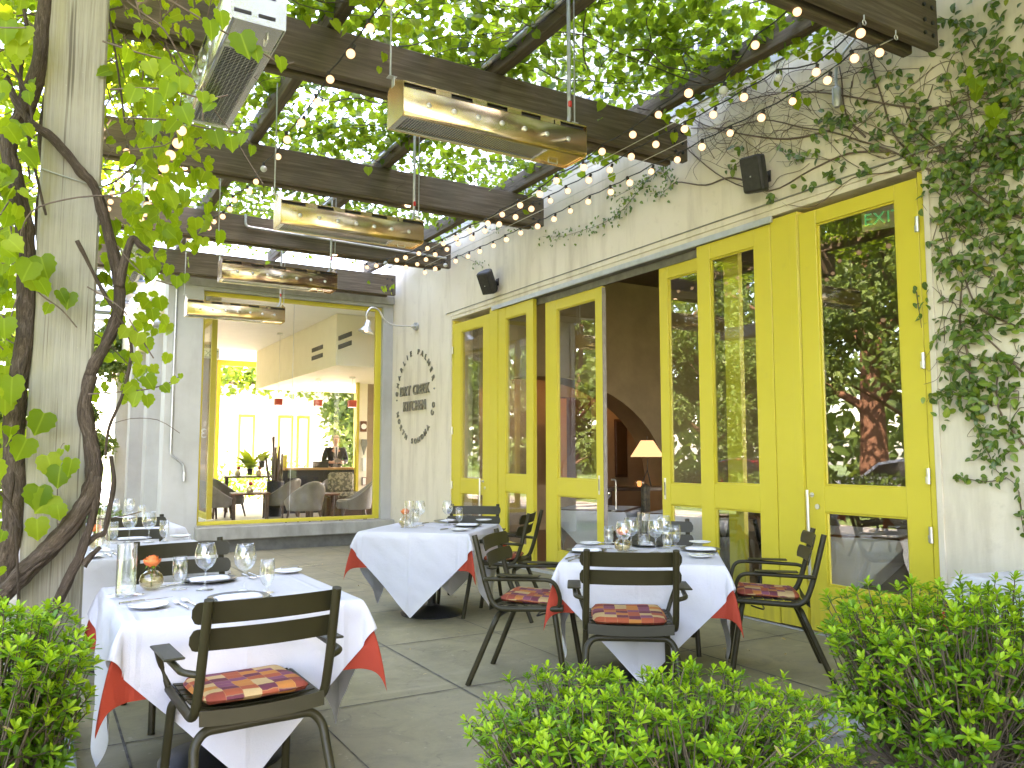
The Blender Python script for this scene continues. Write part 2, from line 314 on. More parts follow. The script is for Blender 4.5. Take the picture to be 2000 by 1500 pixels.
class MB:
    def __init__(s): s.v = []; s.f = []; s.uv = []; s.mi = []; s.cm = 0
    def face(s, idx, uvs=None):
        s.f.append(tuple(idx)); s.uv.append(uvs); s.mi.append(s.cm)
    def add(s, verts, faces):
        o = len(s.v); s.v += [tuple(p) for p in verts]
        for f in faces: s.face([i+o for i in f])
    def box(s, x0, x1, y0, y1, z0, z1, mat=None):
        P = [V((x, y, z)) for x in (x0, x1) for y in (y0, y1) for z in (z0, z1)]
        if mat is not None: P = [mat @ p for p in P]
        s.add(P, [(0, 1, 3, 2), (4, 6, 7, 5), (0, 4, 5, 1), (2, 3, 7, 6), (0, 2, 6, 4), (1, 5, 7, 3)]); return s
    def rbox(s, c, size, mat=None, b=.01):
        """box with chamfered edges"""
        hx, hy, hz = [q/2 for q in size]; P = []; b = min(b, hx*.9, hy*.9, hz*.9)
        vs = {}; 
        for sx in (-1, 1):
            for sy in (-1, 1):
                for sz in (-1, 1):
                    for ax in range(3):
                        p = [sx*(hx-b), sy*(hy-b), sz*(hz-b)]; p[ax] = (sx*hx, sy*hy, sz*hz)[ax]
                        vs[(sx, sy, sz, ax)] = len(P); P.append(V(p)+V(c))
        if mat is not None: P = [mat @ p for p in P]
        F = []
        for ax in range(3):
            o = [i for i in range(3) if i != ax]
            for sg in (-1, 1):
                q = []
                for (a, bb) in ((-1, -1), (1, -1), (1, 1), (-1, 1)):
                    k = [0, 0, 0]; k[ax] = sg; k[o[0]] = a; k[o[1]] = bb; q.append(vs[(*k, ax)])
                F.append(q if (sg > 0) == (ax != 1) else q[::-1])
        for ax in range(3):
            o = [i for i in range(3) if i != ax]
            for a in (-1, 1):
                for bb in (-1, 1):
                    k1 = [0, 0, 0]; k1[o[0]] = a; k1[o[1]] = bb; k2 = k1[:]; k1[ax] = -1; k2[ax] = 1
                    F.append([vs[(*k1, o[0])], vs[(*k2, o[0])], vs[(*k2, o[1])], vs[(*k1, o[1])]])
        for sx in (-1, 1):
            for sy in (-1, 1):
                for sz in (-1, 1): F.append([vs[(sx, sy, sz, i)] for i in range(3)])
        s.add(P, F); return s
    def tube(s, pts, r, n=8, cap=True, jit=0.0, uvl=None):
        pts, fr = frames(pts); m_ = len(pts); o = len(s.v)
        rr = r if hasattr(r, '__len__') else [r]*m_
        L = 0
        lens = [0]
        for i in range(1, m_): L += (pts[i]-pts[i-1]).length; lens.append(L)
        for i, (p, (t, a, b)) in enumerate(zip(pts, fr)):
            for j in range(n):
                an = 2*PI*j/n; q = rr[i]*(1+(jit*(noise.noise(p*9+V((math.cos(an)*1.7, math.sin(an)*1.7, 0)))) if jit else 0))
                s.v.append(tuple(p+a*(math.cos(an)*q)+b*(math.sin(an)*q)))
        for i in range(m_-1):
            for j in range(n):
                k = (j+1) % n
                s.face((o+i*n+j, o+i*n+k, o+(i+1)*n+k, o+(i+1)*n+j), [(j/n, lens[i]*3), ((j+1)/n, lens[i]*3), ((j+1)/n, lens[i+1]*3), (j/n, lens[i+1]*3)])
        if cap:
            s.face([o+j for j in range(n)][::-1]); s.face([o+(m_-1)*n+j for j in range(n)])
        return s
    def lathe(s, prof, n=20, c=(0, 0, 0), mat=None, capb=True, capt=False):
        o = len(s.v); c = V(c)
        for (r, z) in prof:
            for j in range(n):
                p = V((r*math.cos(2*PI*j/n), r*math.sin(2*PI*j/n), z))
                if mat is not None: p = mat @ p
                s.v.append(tuple(p+c))
        for i in range(len(prof)-1):
            for j in range(n):
                k = (j+1) % n; s.face((o+i*n+j, o+i*n+k, o+(i+1)*n+k, o+(i+1)*n+j))
        if capb: s.face([o+j for j in range(n)][::-1])
        if capt: s.face([o+(len(prof)-1)*n+j for j in range(n)])
        return s
    def prism(s, poly, z0, z1, mat=None):
        n = len(poly); P = [V((x, y, z0)) for x, y in poly]+[V((x, y, z1)) for x, y in poly]
        if mat is not None: P = [mat @ p for p in P]
        F = [tuple(range(n))[::-1], tuple(range(n, 2*n))]+[(i, (i+1) % n, n+(i+1) % n, n+i) for i in range(n)]
        s.add(P, F); return s
    def ball(s, c, r, n=12, m_=8, sq=(1, 1, 1)):
        c = V(c); o = len(s.v)
        for i in range(1, m_):
            th = PI*i/m_
            for j in range(n):
                s.v.append(tuple(c+V((r*sq[0]*math.sin(th)*math.cos(2*PI*j/n), r*sq[1]*math.sin(th)*math.sin(2*PI*j/n), r*sq[2]*math.cos(th)))))
        t = len(s.v); s.v.append(tuple(c+V((0, 0, r*sq[2])))); s.v.append(tuple(c-V((0, 0, r*sq[2]))))
        for i in range(m_-2):
            for j in range(n):
                k = (j+1) % n; s.face((o+i*n+j, o+(i+1)*n+j, o+(i+1)*n+k, o+i*n+k))
        for j in range(n):
            k = (j+1) % n; s.face((t, o+j, o+k)); s.face((t+1, o+(m_-2)*n+k, o+(m_-2)*n+j))
        return s
    def build(s, name, mat, parent=None, ang=38, bevel=0, solid=0, sub=0, loc=None):
        me = bpy.data.meshes.new(name); me.from_pydata(s.v, [], s.f)
        mats = mat if isinstance(mat, (list, tuple)) else [mat]
        for q in mats: me.materials.append(M[q] if isinstance(q, str) else q)
        if any(s.mi): me.polygons.foreach_set('material_index', s.mi)
        if any(u is not None for u in s.uv):
            ul = me.uv_layers.new(name='UVMap'); li = 0; arr = []
            for f, u in zip(s.f, s.uv): arr += [c for q in (u if u is not None else [(0, 0)]*len(f)) for c in q]
            ul.data.foreach_set('uv', arr)
        me.polygons.foreach_set('use_smooth', [True]*len(me.polygons))
        me.update()
        if ang < 180: me.set_sharp_from_angle(angle=R_(ang))
        o = bpy.data.objects.new(name, me); COL.objects.link(o)
        if parent is not None: o.parent = parent
        if loc is not None: o.location = loc
        if bevel:
            b = o.modifiers.new('bevel', 'BEVEL'); b.width = bevel; b.segments = 2; b.limit_method = 'ANGLE'; b.angle_limit = R_(40); b.harden_normals = False
        if solid:
            b = o.modifiers.new('solid', 'SOLIDIFY'); b.thickness = solid; b.offset = -1
        if sub:
            b = o.modifiers.new('sub', 'SUBSURF'); b.levels = sub; b.render_levels = sub
        return o
def tag(o, label=None, cat=None, group=None, kind=None):
    for k, v in (('label', label), ('category', cat), ('group', group), ('kind', kind)):
        if v: o[k] = v
    return o
def thing(name, label, cat, loc=(0, 0, 0), rz=0.0, group=None):
    o = bpy.data.objects.new(name, None); COL.objects.link(o); o.location = loc; o.rotation_euler = (0, 0, rz); o.empty_display_size = .1
    return tag(o, label, cat, group)
def kids(o): return [c for c in KID.get(o.name, [])]
KID = {}
def dup(root, loc, rz=None, label=None, group=None):
    """copy of a thing with copies of its parts and sub-parts"""
    def cp(o, par):
        c = o.copy(); COL.objects.link(c)
        if par is not None: c.parent = par
        for ch in o.children: cp(ch, c)
        return c
    r = cp(root, None); r.location = loc
    if rz is not None: r.rotation_euler = (0, 0, rz)
    if label: r['label'] = label
    if group: r['group'] = group
    return r
def struct(mb, name, mat, **kw): return tag(mb.build(name, mat, **kw), kind='structure')
def RZ(a): return Matrix.Rotation(a, 4, 'Z')
def TR(x, y, z): return Matrix.Translation((x, y, z))

# ------------------------------------------------------------------ many leaves in one mesh
def leaf_shape(kind):
    """outline points (x across, y along from stalk) and fan faces round a mid rib; z gives the fold"""
    if kind == 'grape':
        h = [(0, 0), (.17, -.12), (.38, -.06), (.50, .14), (.45, .27), (.52, .42), (.40, .54), (.37, .70), (.20, .79), (0, 1.0)]
    elif kind == 'grape_lo':
        h = [(0, 0), (.34, -.08), (.52, .28), (.36, .66), (0, 1.0)]
    elif kind == 'fig':
        h = [(0, 0), (.22, .14), (.30, .42), (.20, .75), (0, 1.0)]
    elif kind == 'shrub':
        h = [(0, 0), (.10, .18), (.185, .52), (.15, .82), (0, 1.0)]
    else:
        h = [(0, 0), (.28, .35), (.2, .75), (0, 1.0)]
    return h
def leaves(name, P, D, N, S, kind, mat, parent=None, fold=.25, droop=.25, midx=None):
    """P points, D directions (stalk to tip), N normals, S sizes"""
    P = np.asarray(P, float).reshape(-1, 3); D = np.asarray(D, float).reshape(-1, 3); N = np.asarray(N, float).reshape(-1, 3); S = np.asarray(S, float).reshape(-1)
    D = D/np.linalg.norm(D, axis=1, keepdims=True); N = N-D*np.sum(N*D, axis=1, keepdims=True)
    N = N/np.maximum(np.linalg.norm(N, axis=1, keepdims=True), 1e-6); X = np.cross(D, N)
    h = leaf_shape(kind); k = len(h); W = max(x for x, y in h)
    mid = [(0, y) for x, y in h[1:-1]]
    # vertices: spine (k), right side (k-2), left side (k-2)
    vt = []; spine = [(0, h[0][1])]+[(0, y) for x, y in h[1:-1]]+[(0, h[-1][1])]
    for (x, y) in spine: vt.append((0, max(y, 0) if kind.startswith('grape') else y, 0))
    for sg in (1, -1):
        for (x, y) in h[1:-1]: vt.append((sg*x, y, x*fold))
    vt = np.array([(x, y, z-droop*y*y) for x, y, z in vt])
    nv = len(vt); fs = []; n2 = k-2
    for si, base in ((1, k), (-1, k+n2)):
        q = [(0, base, 1)]
        q += [(i+1, base+i, base+i+1, i+2) for i in range(n2-1)]
        q += [(n2, base+n2-1, k-1)]
        fs += q if si == 1 else [tuple(reversed(f)) for f in q]
    n = len(P); rs = np.random.RandomState(len(name)+n)
    wob = 1+rs.uniform(-.18, .18, (n, 3))
    co = P[:, None, :]+S[:, None, None]*(X[:, None, :]*(vt[None, :, 0:1]*wob[:, None, 0:1])+D[:, None, :]*(vt[None, :, 1:2])+N[:, None, :]*(vt[None, :, 2:3]*wob[:, None, 2:3]))
    co = co.reshape(-1, 3)
    loops = np.concatenate([np.array(f) for f in fs]); lt = np.array([len(f) for f in fs])
    L = (loops[None, :]+(np.arange(n)*nv)[:, None]).reshape(-1)
    tot = np.tile(lt, n); st = np.concatenate([[0], np.cumsum(tot)[:-1]])
    me = bpy.data.meshes.new(name)
    me.vertices.add(len(co)); me.vertices.foreach_set('co', co.ravel())
    me.loops.add(len(L)); me.loops.foreach_set('vertex_index', L.astype(np.int32))
    me.polygons.add(len(tot)); me.polygons.foreach_set('loop_start', st.astype(np.int32))
    uv = np.stack([vt[loops, 0]/(2*W)+.5, vt[loops, 1]], 1); ul = me.uv_layers.new(name='UVMap'); ul.data.foreach_set('uv', np.tile(uv, (n, 1)).ravel())
    mats = mat if isinstance(mat, (list, tuple)) else [mat]
    for q in mats: me.materials.append(M[q])
    if midx is not None: me.polygons.foreach_set('material_index', np.repeat(np.asarray(midx), len(fs)).astype(np.int32))
    me.polygons.foreach_set('use_smooth', np.ones(len(tot), bool))
    me.update(calc_edges=True); me.validate()
    o = bpy.data.objects.new(name, me); COL.objects.link(o)
    if parent is not None: o.parent = parent
    return o
# ================================================================== setting: ground, floor, planting bed
YB = 13.15                                    # plane of the back window wall
def fz(y): return -0.0175*max(0, y-7.0)       # the patio falls slightly towards the back
mb = MB(); mb.add([(-90, -60, -.16), (90, -60, -.16), (90, 150, -.16), (-90, 150, -.16)], [(0, 1, 2, 3)]); struct(mb, 'ground', 'grass')
mb = MB()
def slab(x0, x1, y0, y1):
    ys = [y0]+[y for y in (7.0, 9.0, 11.0) if y0 < y < y1]+[y1]
    for a, b in zip(ys, ys[1:]): mb.add([(x0, a, fz(a)), (x1, a, fz(a)), (x1, b, fz(b)), (x0, b, fz(b))], [(0, 1, 2, 3)])
slab(.20, 5.30, 2.92, 5.05); slab(-1.2, 5.30, 5.05, YB)
struct(mb, 'patio_floor', 'floor_slabs')
mb = MB()
def strip(x0, y0, x1, y1, w=.009, dz=.004):
    d = V((x1-x0, y1-y0, 0)).normalized(); n = V((-d.y, d.x, 0))*w/2
    k = 10
    for i in range(k):
        a = i/k; b = (i+1)/k; p = V((x0+(x1-x0)*a, y0+(y1-y0)*a, 0)); q = V((x0+(x1-x0)*b, y0+(y1-y0)*b, 0))
        mb.add([p-n+V((0, 0, fz(p.y)+dz)), q-n+V((0, 0, fz(q.y)+dz)), q+n+V((0, 0, fz(q.y)+dz)), p+n+V((0, 0, fz(p.y)+dz))], [(0, 1, 2, 3)])
for i in range(6):
    x = .42+.915*i; strip(x, 2.93, x, YB-.1, .012 if i % 2 == 0 else .006)
for i in range(-2, 7):
    y = 5.65+1.22*i
    if y > 2.95: strip(.21 if y < 5.1 else -1.1, y, 5.29, y, .010, .0045)
struct(mb, 'floor_joints', 'joint')
mb = MB(); mb.add([(-1.2, -40, -.12), (.0, -40, -.12), (.0, 60, -.12), (-1.2, 60, -.12)], [(0, 1, 2, 3)])
mb.add([(-4.4, -40, -.121), (-1.2, -40, -.121), (-1.2, 60, -.121), (-4.4, 60, -.121)], [(0, 1, 2, 3)]); struct(mb, 'pavement', 'pavement')
mb = MB(); mb.add([(-15, -40, -.15), (-7.75, -40, -.15), (-7.75, 90, -.15), (-15, 90, -.15)], [(0, 1, 2, 3)]); struct(mb, 'road', 'asphalt')
mb = MB(); mb.box(-7.75, -7.6, -40, 60, -.17, -.02); struct(mb, 'road_kerb', 'pavement')
# bed of soil in front of and left of the patio, with a bluestone edge
mb = MB()
g = 40
def soil_patch(x0, x1, y0, y1):
    o = len(mb.v)
    for i in range(g+1):
        for j in range(g+1):
            x = x0+(x1-x0)*i/g; y = y0+(y1-y0)*j/g; mb.v.append((x, y, .0+.035*noise.noise((x*3, y*3, 1))+.03*noise.noise((x*11, y*11, 5))))
    for i in range(g):
        for j in range(g): mb.face((o+i*(g+1)+j, o+(i+1)*(g+1)+j, o+(i+1)*(g+1)+j+1, o+i*(g+1)+j+1))
soil_patch(-1.2, 5.3, -1.0, 2.66); soil_patch(-1.2, -.06, 2.66, 5.05)
struct(mb, 'planting_bed', 'soil')
mb = MB(); mb.rbox((.07, 3.85, .02), (.26, 2.42, .16), b=.012); mb.rbox((3.42, 2.77, .0), (3.76, .25, .13), b=.012); mb.rbox((.87, 2.77, .0), (1.32, .25, .11), b=.012)
struct(mb, 'bed_kerb', 'bluestone')

# ================================================================== restaurant wall with its door opening
WX = 5.30; YD0, YD1, ZD = 3.29, 10.79, 3.42
w = thing('restaurant_wall', 'long cream stucco restaurant wall with a wide door opening', 'wall')
mb = MB(); mb.box(WX, WX+.35, -4.0, YD0, -.16, 4.74); mb.box(WX, WX+.35, YD1, YB+.35, -.16, 4.74); mb.box(WX, WX+.35, YD0, YD1, ZD+.05, 4.74)
mb.build('wall_face', 'stucco', w)
mb = MB()
mb.box(WX-.014, WX+.1, YD0-.045, YD1+.045, ZD+.052, ZD+.105); mb.box(WX-.006, WX+.1, YD0-.03, YD1+.03, ZD, ZD+.05)
mb.box(WX-.014, WX+.1, YD0-.045, YD0-.002, 0, ZD+.05); mb.box(WX-.014, WX+.1, YD1+.002, YD1+.045, 0, ZD+.05)
mb.build('door_surround', 'stucco', w, bevel=.004)
mb = MB(); mb.box(WX-.002, WX+.3, YD0, YD1, -.05, .012); mb.build('threshold', 'track_metal', w)
mb = MB(); mb.box(WX-.02, WX-.004, YD0-.25, YD1+.2, ZD+.112, ZD+.120); mb.build('drip_line', 'concrete_sill', w)
# sliding track
tr = thing('sliding_door_track', 'grey steel sliding door track above the yellow doors', 'door track')
mb = MB(); mb.box(WX-.030, WX-.008, 4.63, 9.52, 3.362, 3.418); mb.build('track_cover', 'track_metal', tr, bevel=.003)
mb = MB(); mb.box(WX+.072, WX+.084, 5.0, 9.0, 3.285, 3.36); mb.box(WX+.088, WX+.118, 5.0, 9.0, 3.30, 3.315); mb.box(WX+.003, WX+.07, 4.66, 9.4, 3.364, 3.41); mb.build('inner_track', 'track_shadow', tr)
mb = MB(); mb.box(WX+.09, WX+.2, 4.6, 9.5, 3.32, 3.47); mb.build('head_board', 'brown_plaster', tr)

# ================================================================== yellow doors
def door(label, y0, y1, x, zs, sl, sr, th=.055, group='yellow glazed doors', handle=None):
    """zs: floor, lower glass 0/1, upper glass 0/1, top; sl = stile at y0, sr = stile at y1"""
    d = thing('glazed_door', label, 'door', (x, y0, 0), 0, group); W = y1-y0
    z0, a0, a1, b0, b1, z1 = zs; mb = MB()
    mb.rbox((th/2, sl/2, (z0+z1)/2), (th, sl, z1-z0), b=.004); mb.rbox((th/2, W-sr/2, (z0+z1)/2), (th, sr, z1-z0), b=.004)
    for p, q in ((z0, a0), (a1, b0), (b1, z1)): mb.rbox((th/2, (sl+W-sr)/2, (p+q)/2), (th-.004, W-sl-sr+.001, q-p), b=.003)
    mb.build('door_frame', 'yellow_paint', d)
    for p, q in ((a0, a1), (b0, b1)):
        mb = MB(); b = .014
        for (ya, yb, za, zb) in ((sl, W-sr, p, p+b), (sl, W-sr, q-b, q), (sl, sl+b, p+b, q-b), (W-sr-b, W-sr, p+b, q-b)): mb.box(.014, .036, ya, yb, za, zb)
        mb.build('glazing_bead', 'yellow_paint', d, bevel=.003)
        mb = MB(); mb.box(.026, .032, sl+.004, W-sr-.004, p+.004, q-.004); mb.build('glass_pane', 'door_glass', d)
    if handle: handle(d, W)
    return d
def bar_handle(yy, z0, z1):
    def f(d, W):
        mb = MB(); mb.tube([(-.055, yy, z0), (-.055, yy, z1)], .013, 10)
        for z in (z0+.06, z1-.04): mb.tube([(-.055, yy, z), (.0, yy, z)], .009, 8); mb.tube([(-.004, yy, z), (.001, yy, z)], .02, 12)
        mb.build('handle', 'lamp_metal', d)
        mb = MB(); mb.tube([(-.008, yy-.05, z1-.13), (.001, yy-.05, z1-.13)], .021, 14); mb.build('lock', 'lamp_metal', d)
    return f
def flush_pull(yy, z):
    def f(d, W):
        mb = MB(); mb.rbox((-.001, yy, z), (.006, .030, .21), b=.012); mb.build('pull_plate', 'lamp_metal', d)
        mb = MB(); mb.rbox((-.004, yy, z), (.004, .012, .13), b=.004); mb.build('pull_slot', 'grille_black', d)
    return f
def hinges(d, yy, zs):
    for z in zs:
        mb = MB(); mb.tube([(-.016, yy, z-.055), (-.016, yy, z+.055)], .014, 10); mb.box(-.012, .0, yy-.004, yy+.026, z-.05, z-.004); mb.build('hinge', 'lamp_metal', d)
Z1 = (.025, .390, .953, 1.157, 3.245, 3.362); Z2 = (.02, .258, .915, 1.135, 3.205, 3.358)
d1 = door('wide yellow hinged door nearest the camera beside the ivy', 3.338, 4.375, WX, Z1, .178, .170, handle=bar_handle(.985, .42, 1.12)); hinges(d1, -.002, (.85, 1.25, 2.05, 3.02))
d2 = door('yellow sliding door of the near pair, on the outer track', 4.672, 5.560, WX-.002, Z2, .185, .170)
Z3 = (.02, .255, .91, 1.11, 3.16, 3.285)
d3 = door('yellow sliding door right of the open doorway, partly behind another', 5.12, 6.195, WX+.080, Z3, .18, .125, handle=flush_pull(1.03, 1.06))
d4 = door('yellow sliding door left of the open doorway', 7.165, 8.330, WX+.080, Z3, .125, .25, handle=flush_pull(.075, 1.06))
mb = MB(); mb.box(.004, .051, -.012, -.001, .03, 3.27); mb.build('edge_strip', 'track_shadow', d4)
mb = MB(); mb.tube(fillet([(.09, -.03, .78), (.15, -.03, .78), (.15, -.03, 1.12), (.09, -.03, 1.12)], .03), .010, 8); mb.build('inside_handle', 'lamp_metal', d4)
d5 = door('yellow sliding door of the far pair, on the outer track', 8.486, 9.372, WX-.002, Z2, .170, .19)
d6 = door('yellow hinged door farthest along the wall by the sign', 9.622, 10.745, WX, (.025, .27, .85, 1.045, 3.20, 3.34), .195, .245, handle=bar_handle(.17, .32, 1.07)); hinges(d6, 1.125, (.95, 1.75, 2.95))
jb = thing('door_jamb', 'yellow boxed jamb between the near hinged and sliding doors', 'door jamb', (WX, 4.379, 0), 0, 'yellow boxed door jambs')
mb = MB(); mb.rbox((.09, .146, 1.71), (.18, .285, 3.37), b=.005); mb.build('jamb_post', 'yellow_paint', jb)
mb = MB(); mb.rbox((-.004, .048, 1.70), (.012, .075, 3.34), b=.003); mb.build('cover_strip', 'yellow_paint', jb)
dup(jb, (WX, 9.376, 0), None, 'yellow boxed jamb between the far hinged and sliding doors').scale = (1, .86, 1)
jr = tag(MB().box(WX+.0, WX+.2, 3.291, 3.334, .0, 3.40).build('door_post', 'yellow_paint', bevel=.003), 'narrow yellow end post where the doors meet the ivy wall', 'door post')
tag(MB().box(WX+.0, WX+.2, 10.749, 10.788, .0, 3.40).build('door_post', 'yellow_paint', bevel=.003), 'narrow yellow end post where the doors meet the sign wall', 'door post')

# ================================================================== pergola
def beam(y, label, x0=.05, x1=5.2, zb=4.17):
    b = thing('pergola_beam', label, 'beam', (x0, y, zb), 0, 'double timber beams of the pergola'); L = x1-x0
    mb = MB(); mb.rbox((L/2, .04, .175), (L, .08, .35), b=.008); mb.build('front_board', 'dark_timber', b)
    mb = MB(); mb.rbox((L/2-.05, .165, .14), (L-.1, .075, .30), b=.008); mb.build('back_board', 'dark_timber', b)
    mb = MB(); mb.box(.05, L-.25, .085, .122, .16, .28); mb.build('spacer', 'dark_timber', b)
    mb = MB()
    for z in (.07, .16, .27):
        for x in (L-.07, L-.16): mb.tube([(x, -.012, z), (x, .002, z)], .014, 8)
    mb.build('bolt_set', 'black_iron', b)
    for x in (1.05, 3.4):
        mb = MB(); mb.lathe([(.0, 0), (.030, 0), (.034, .02)], 14, (x, .103, -.004)); mb.build('puck_light', 'puck_glow', b)
    return b
for y, lb in ((3.068, 'nearest double timber beam of the pergola, ending above the ivy'), (5.54, 'second double timber beam, passing behind the nearest long heater'), (8.066, 'third double timber beam, just behind the second heater'), (10.64, 'fourth double timber beam, in front of the window wall'), (12.80, 'farthest double timber beam, against the top of the window wall')):
    beam(y, lb, zb=4.17 if y < 12 else 4.13)
for x, lb in ((.26, 'leftmost timber purlin, above the mossy post'), (1.74, 'timber purlin above the left ends of the long heaters'), (3.15, 'timber purlin with the grey pipe, over the right ends of the heaters'), (4.80, 'timber purlin running beside the restaurant wall')):
    p = MB().rbox((6.2, 0, .10), (12.4, .095, .19), b=.008).build('pergola_purlin', 'dark_timber'); p.location = (x, .8, 4.525); p.rotation_euler = (0, 0, PI/2); tag(p, lb, 'purlin', 'timber purlins on the pergola beams')
p = MB().rbox((0, 0, 2.3), (.27, .27, 4.6), b=.012).build('pergola_post', 'post_timber'); p.location = (.082, 4.615, .10)
tag(p, 'weathered mossy timber post wrapped by grape vine', 'post')
tag(MB().tube([(-.06, 4.475, 2.80), (.0, 4.472, 2.785), (.10, 4.472, 2.765), (.222, 4.474, 2.745), (.222, 4.6, 2.74)], .0035, 6).build('tie_wire', 'twine'), 'thin green wire tied round the mossy post', 'wire')
gp = thing('gas_pipe', 'grey gas pipe clipped along the purlin above the heaters', 'pipe', (0, 0, 0))
mb = MB(); mb.tube([(3.07, 1.0, 4.62), (3.07, 12.6, 4.62)], .022, 10); mb.build('main_pipe', 'galvanised', gp)
for y in (4.0, 6.35, 8.7, 11.0): MB().tube([(3.07, y-.05, 4.62), (3.07, y+.05, 4.62)], .032, 10).build('coupling', 'galvanised', gp)
gc = thing('conduit', 'grey conduit fixed to the fourth pergola beam', 'conduit')
mb = MB(); mb.tube(fillet([(2.2, 10.60, 4.52), (2.2, 10.60, 4.36), (5.1, 10.60, 4.30)], .06), .018, 8); mb.build('conduit_run', 'galvanised', gc)

# ================================================================== upper building and balcony above the wall
ub = thing('hotel_building', 'pale upper storeys of the building above the restaurant', 'building')
mb = MB(); mb.box(7.4, 16, -9, 13.4, 4.75, 13.6); mb.build('wall', 'grey_render', ub)
mb = MB(); mb.box(5.28, 7.4, -9, 13.4, 4.745, 4.90); mb.build('balcony_slab', 'grey_render', ub)
for k in range(7):
    f = MB().box(7.36, 7.399, -6+k*2.6, -4.6+k*2.6, 4.95, 7.2).build('window', 'white_paint', ub)
    MB().box(7.345, 7.359, -5.9+k*2.6, -4.7+k*2.6, 5.05, 7.1).build('pane', 'car_glass', f)
rl = thing('balcony_railing', 'pale metal balcony railing showing through the vine', 'railing', (5.45, 1.0, 4.90))
mb = MB(); mb.tube([(0, -4, 1.05), (0, 12.2, 1.05)], .028, 8); mb.tube([(0, -4, .1), (0, 12.2, .1)], .022, 8); mb.build('rail', 'white_paint', rl)
mb = MB()
for k in range(130): mb.box(-.012, .012, -3.9+k*.124, -3.876+k*.124, .1, 1.05)
tag(mb.build('baluster', 'white_paint', rl), kind='stuff')
# ================================================================== draped cloth
def drape(name, mat, side, rot, half, top, parent=None, n=72, seed=1, flare=.05, gap=0.0, psim=38, wseed=None, pb=4, label=None, cat='tablecloth', group=None, loc=None, rz=0):
    """square cloth of the given side, turned by rot on a square table of half-width half; each corner makes one standing fold"""
    h = half+gap; c, s = math.cos(R_(rot)), math.sin(R_(rot)); rs = random.Random(wseed or seed); ph = [rs.uniform(0, 6.3) for _ in range(12)]
    # direction loop on the sphere for the corner fold: ellipse through nadir, resampled by arc length
    K = 200; A, B = R_(psim)/2, R_(pb); loop = []
    for i in range(K+1):
        a = -PI+2*PI*i/K; u = A+A*math.cos(a); w = B*math.sin(a)          # u outward along the diagonal, w sideways
        loop.append(V((math.sin(u)*math.cos(PI/4)-math.sin(w)*math.sin(PI/4), math.sin(u)*math.sin(PI/4)+math.sin(w)*math.cos(PI/4), 0)))
    for v_ in loop: v_.z = -math.sqrt(max(0, 1-v_.x**2-v_.y**2))
    acc = [0]
    for i in range(K): acc.append(acc[-1]+(loop[i+1]-loop[i]).length)
    def dirn(f):
        t = f*acc[-1]; lo = 0
        import bisect
        lo = min(K-1, max(0, bisect.bisect_right(acc, t)-1)); q = (t-acc[lo])/max(1e-9, acc[lo+1]-acc[lo]); return loop[lo].lerp(loop[lo+1], q)
    mb = MB(); rr = .018
    for i in range(n+1):
        for j in range(n+1):
            u, v = side*(i/n-.5), side*(j/n-.5); x, y = c*u-s*v, s*u+c*v
            cx = max(-h, min(h, x)); cy = max(-h, min(h, y)); dx, dy = x-cx, y-cy; ax, ay = abs(dx), abs(dy); sx = 1 if dx >= 0 else -1; sy = 1 if dy >= 0 else -1
            if ax == 0 and ay == 0: p = V((x, y, top+gap+.0012*noise.noise((x*5+(wseed or seed), y*5, 2))))
            else:
                r = math.hypot(ax, ay)
                if ax > 0 and ay > 0:
                    out = dirn(math.atan2(ay, ax)/(PI/2)); kb = abs(ax-ay)/(ax+ay)
                else: out = V((0, 0, -1)); kb = 1.0
                q = min(1, r/.05); q = q*q*(3-2*q)
                nx = V((sx if ax > ay else 0, sy if ay >= ax else 0, 0))*kb
                oh = math.hypot(out.x, out.y)*r; oq = .17*(1-math.exp(-oh/.17)) if oh > 1e-6 else 0; ok = oq/oh if oh > 1e-6 else 0
                p = V((cx, cy, top+gap))+V((out.x*sx*r*ok, out.y*sy*r*ok, -math.sqrt(max(0, r*r-oq*oq))))
                al = cy if ax > ay else cx
                p += nx*q*(.013*noise.noise((al*3.2+r*2.5+(wseed or seed), r*3-al*1.2, 4))+.006*noise.noise((al*9-r*8, r*7+(wseed or seed), 9)))
                wv = (math.sin(al*9+ph[0]+sx)+.6*math.sin(al*17+ph[1]+2*sy)+.5*noise.noise((al*6+(wseed or seed)*3, r*4, sx+3*sy)))
                p += nx*((.012+flare*r*.35)*q+.030*wv*r*q)
            mb.v.append(tuple(p))
    for i in range(n):
        for j in range(n):
            a = i*(n+1)+j; mb.face((a, a+n+1, a+n+2, a+1))
    o = mb.build(name, mat, parent, ang=180)
    b = o.modifiers.new('smooth', 'SMOOTH'); b.factor = .5; b.iterations = 3
    if label: tag(o, label, cat, group)
    if loc is not None: o.location = loc; o.rotation_euler = (0, 0, R_(rz))
    return o

# ================================================================== window wall
wf = thing('window_wall', 'grey rendered wall around the big yellow framed window', 'wall')
WXL, WXR, WZ0, WZ1 = 2.136, 5.118, .30, 3.97
mb = MB(); mb.box(1.62, WXL, YB, YB+.45, -.2, 4.30); mb.box(WXR, WX-.002, YB, YB+.3, -.2, 4.30); mb.box(WXL, WXR, YB, YB+.3, WZ1, 4.30)
mb.build('wall_face', 'grey_render', wf)
mb = MB(); mb.rbox((3.70, YB-.03, .19), (3.19, .34, .20), b=.012); mb.build('window_sill', 'concrete_sill', wf)
mb = MB(); mb.box(WXL-.3, WX-.004, YB-.08, YB+.1, -.3, .088); mb.build('wall_base', 'concrete_base', wf)
mb = MB(); mb.box(1.50, WX-.003, YB-.06, YB-.002, 4.02, 4.16); mb.build('cornice', 'concrete_sill', wf, bevel=.01)
bw = thing('picture_window', 'large fixed window with thin yellow frame showing the lounge', 'window', (0, YB+.12, 0))
mb = MB()
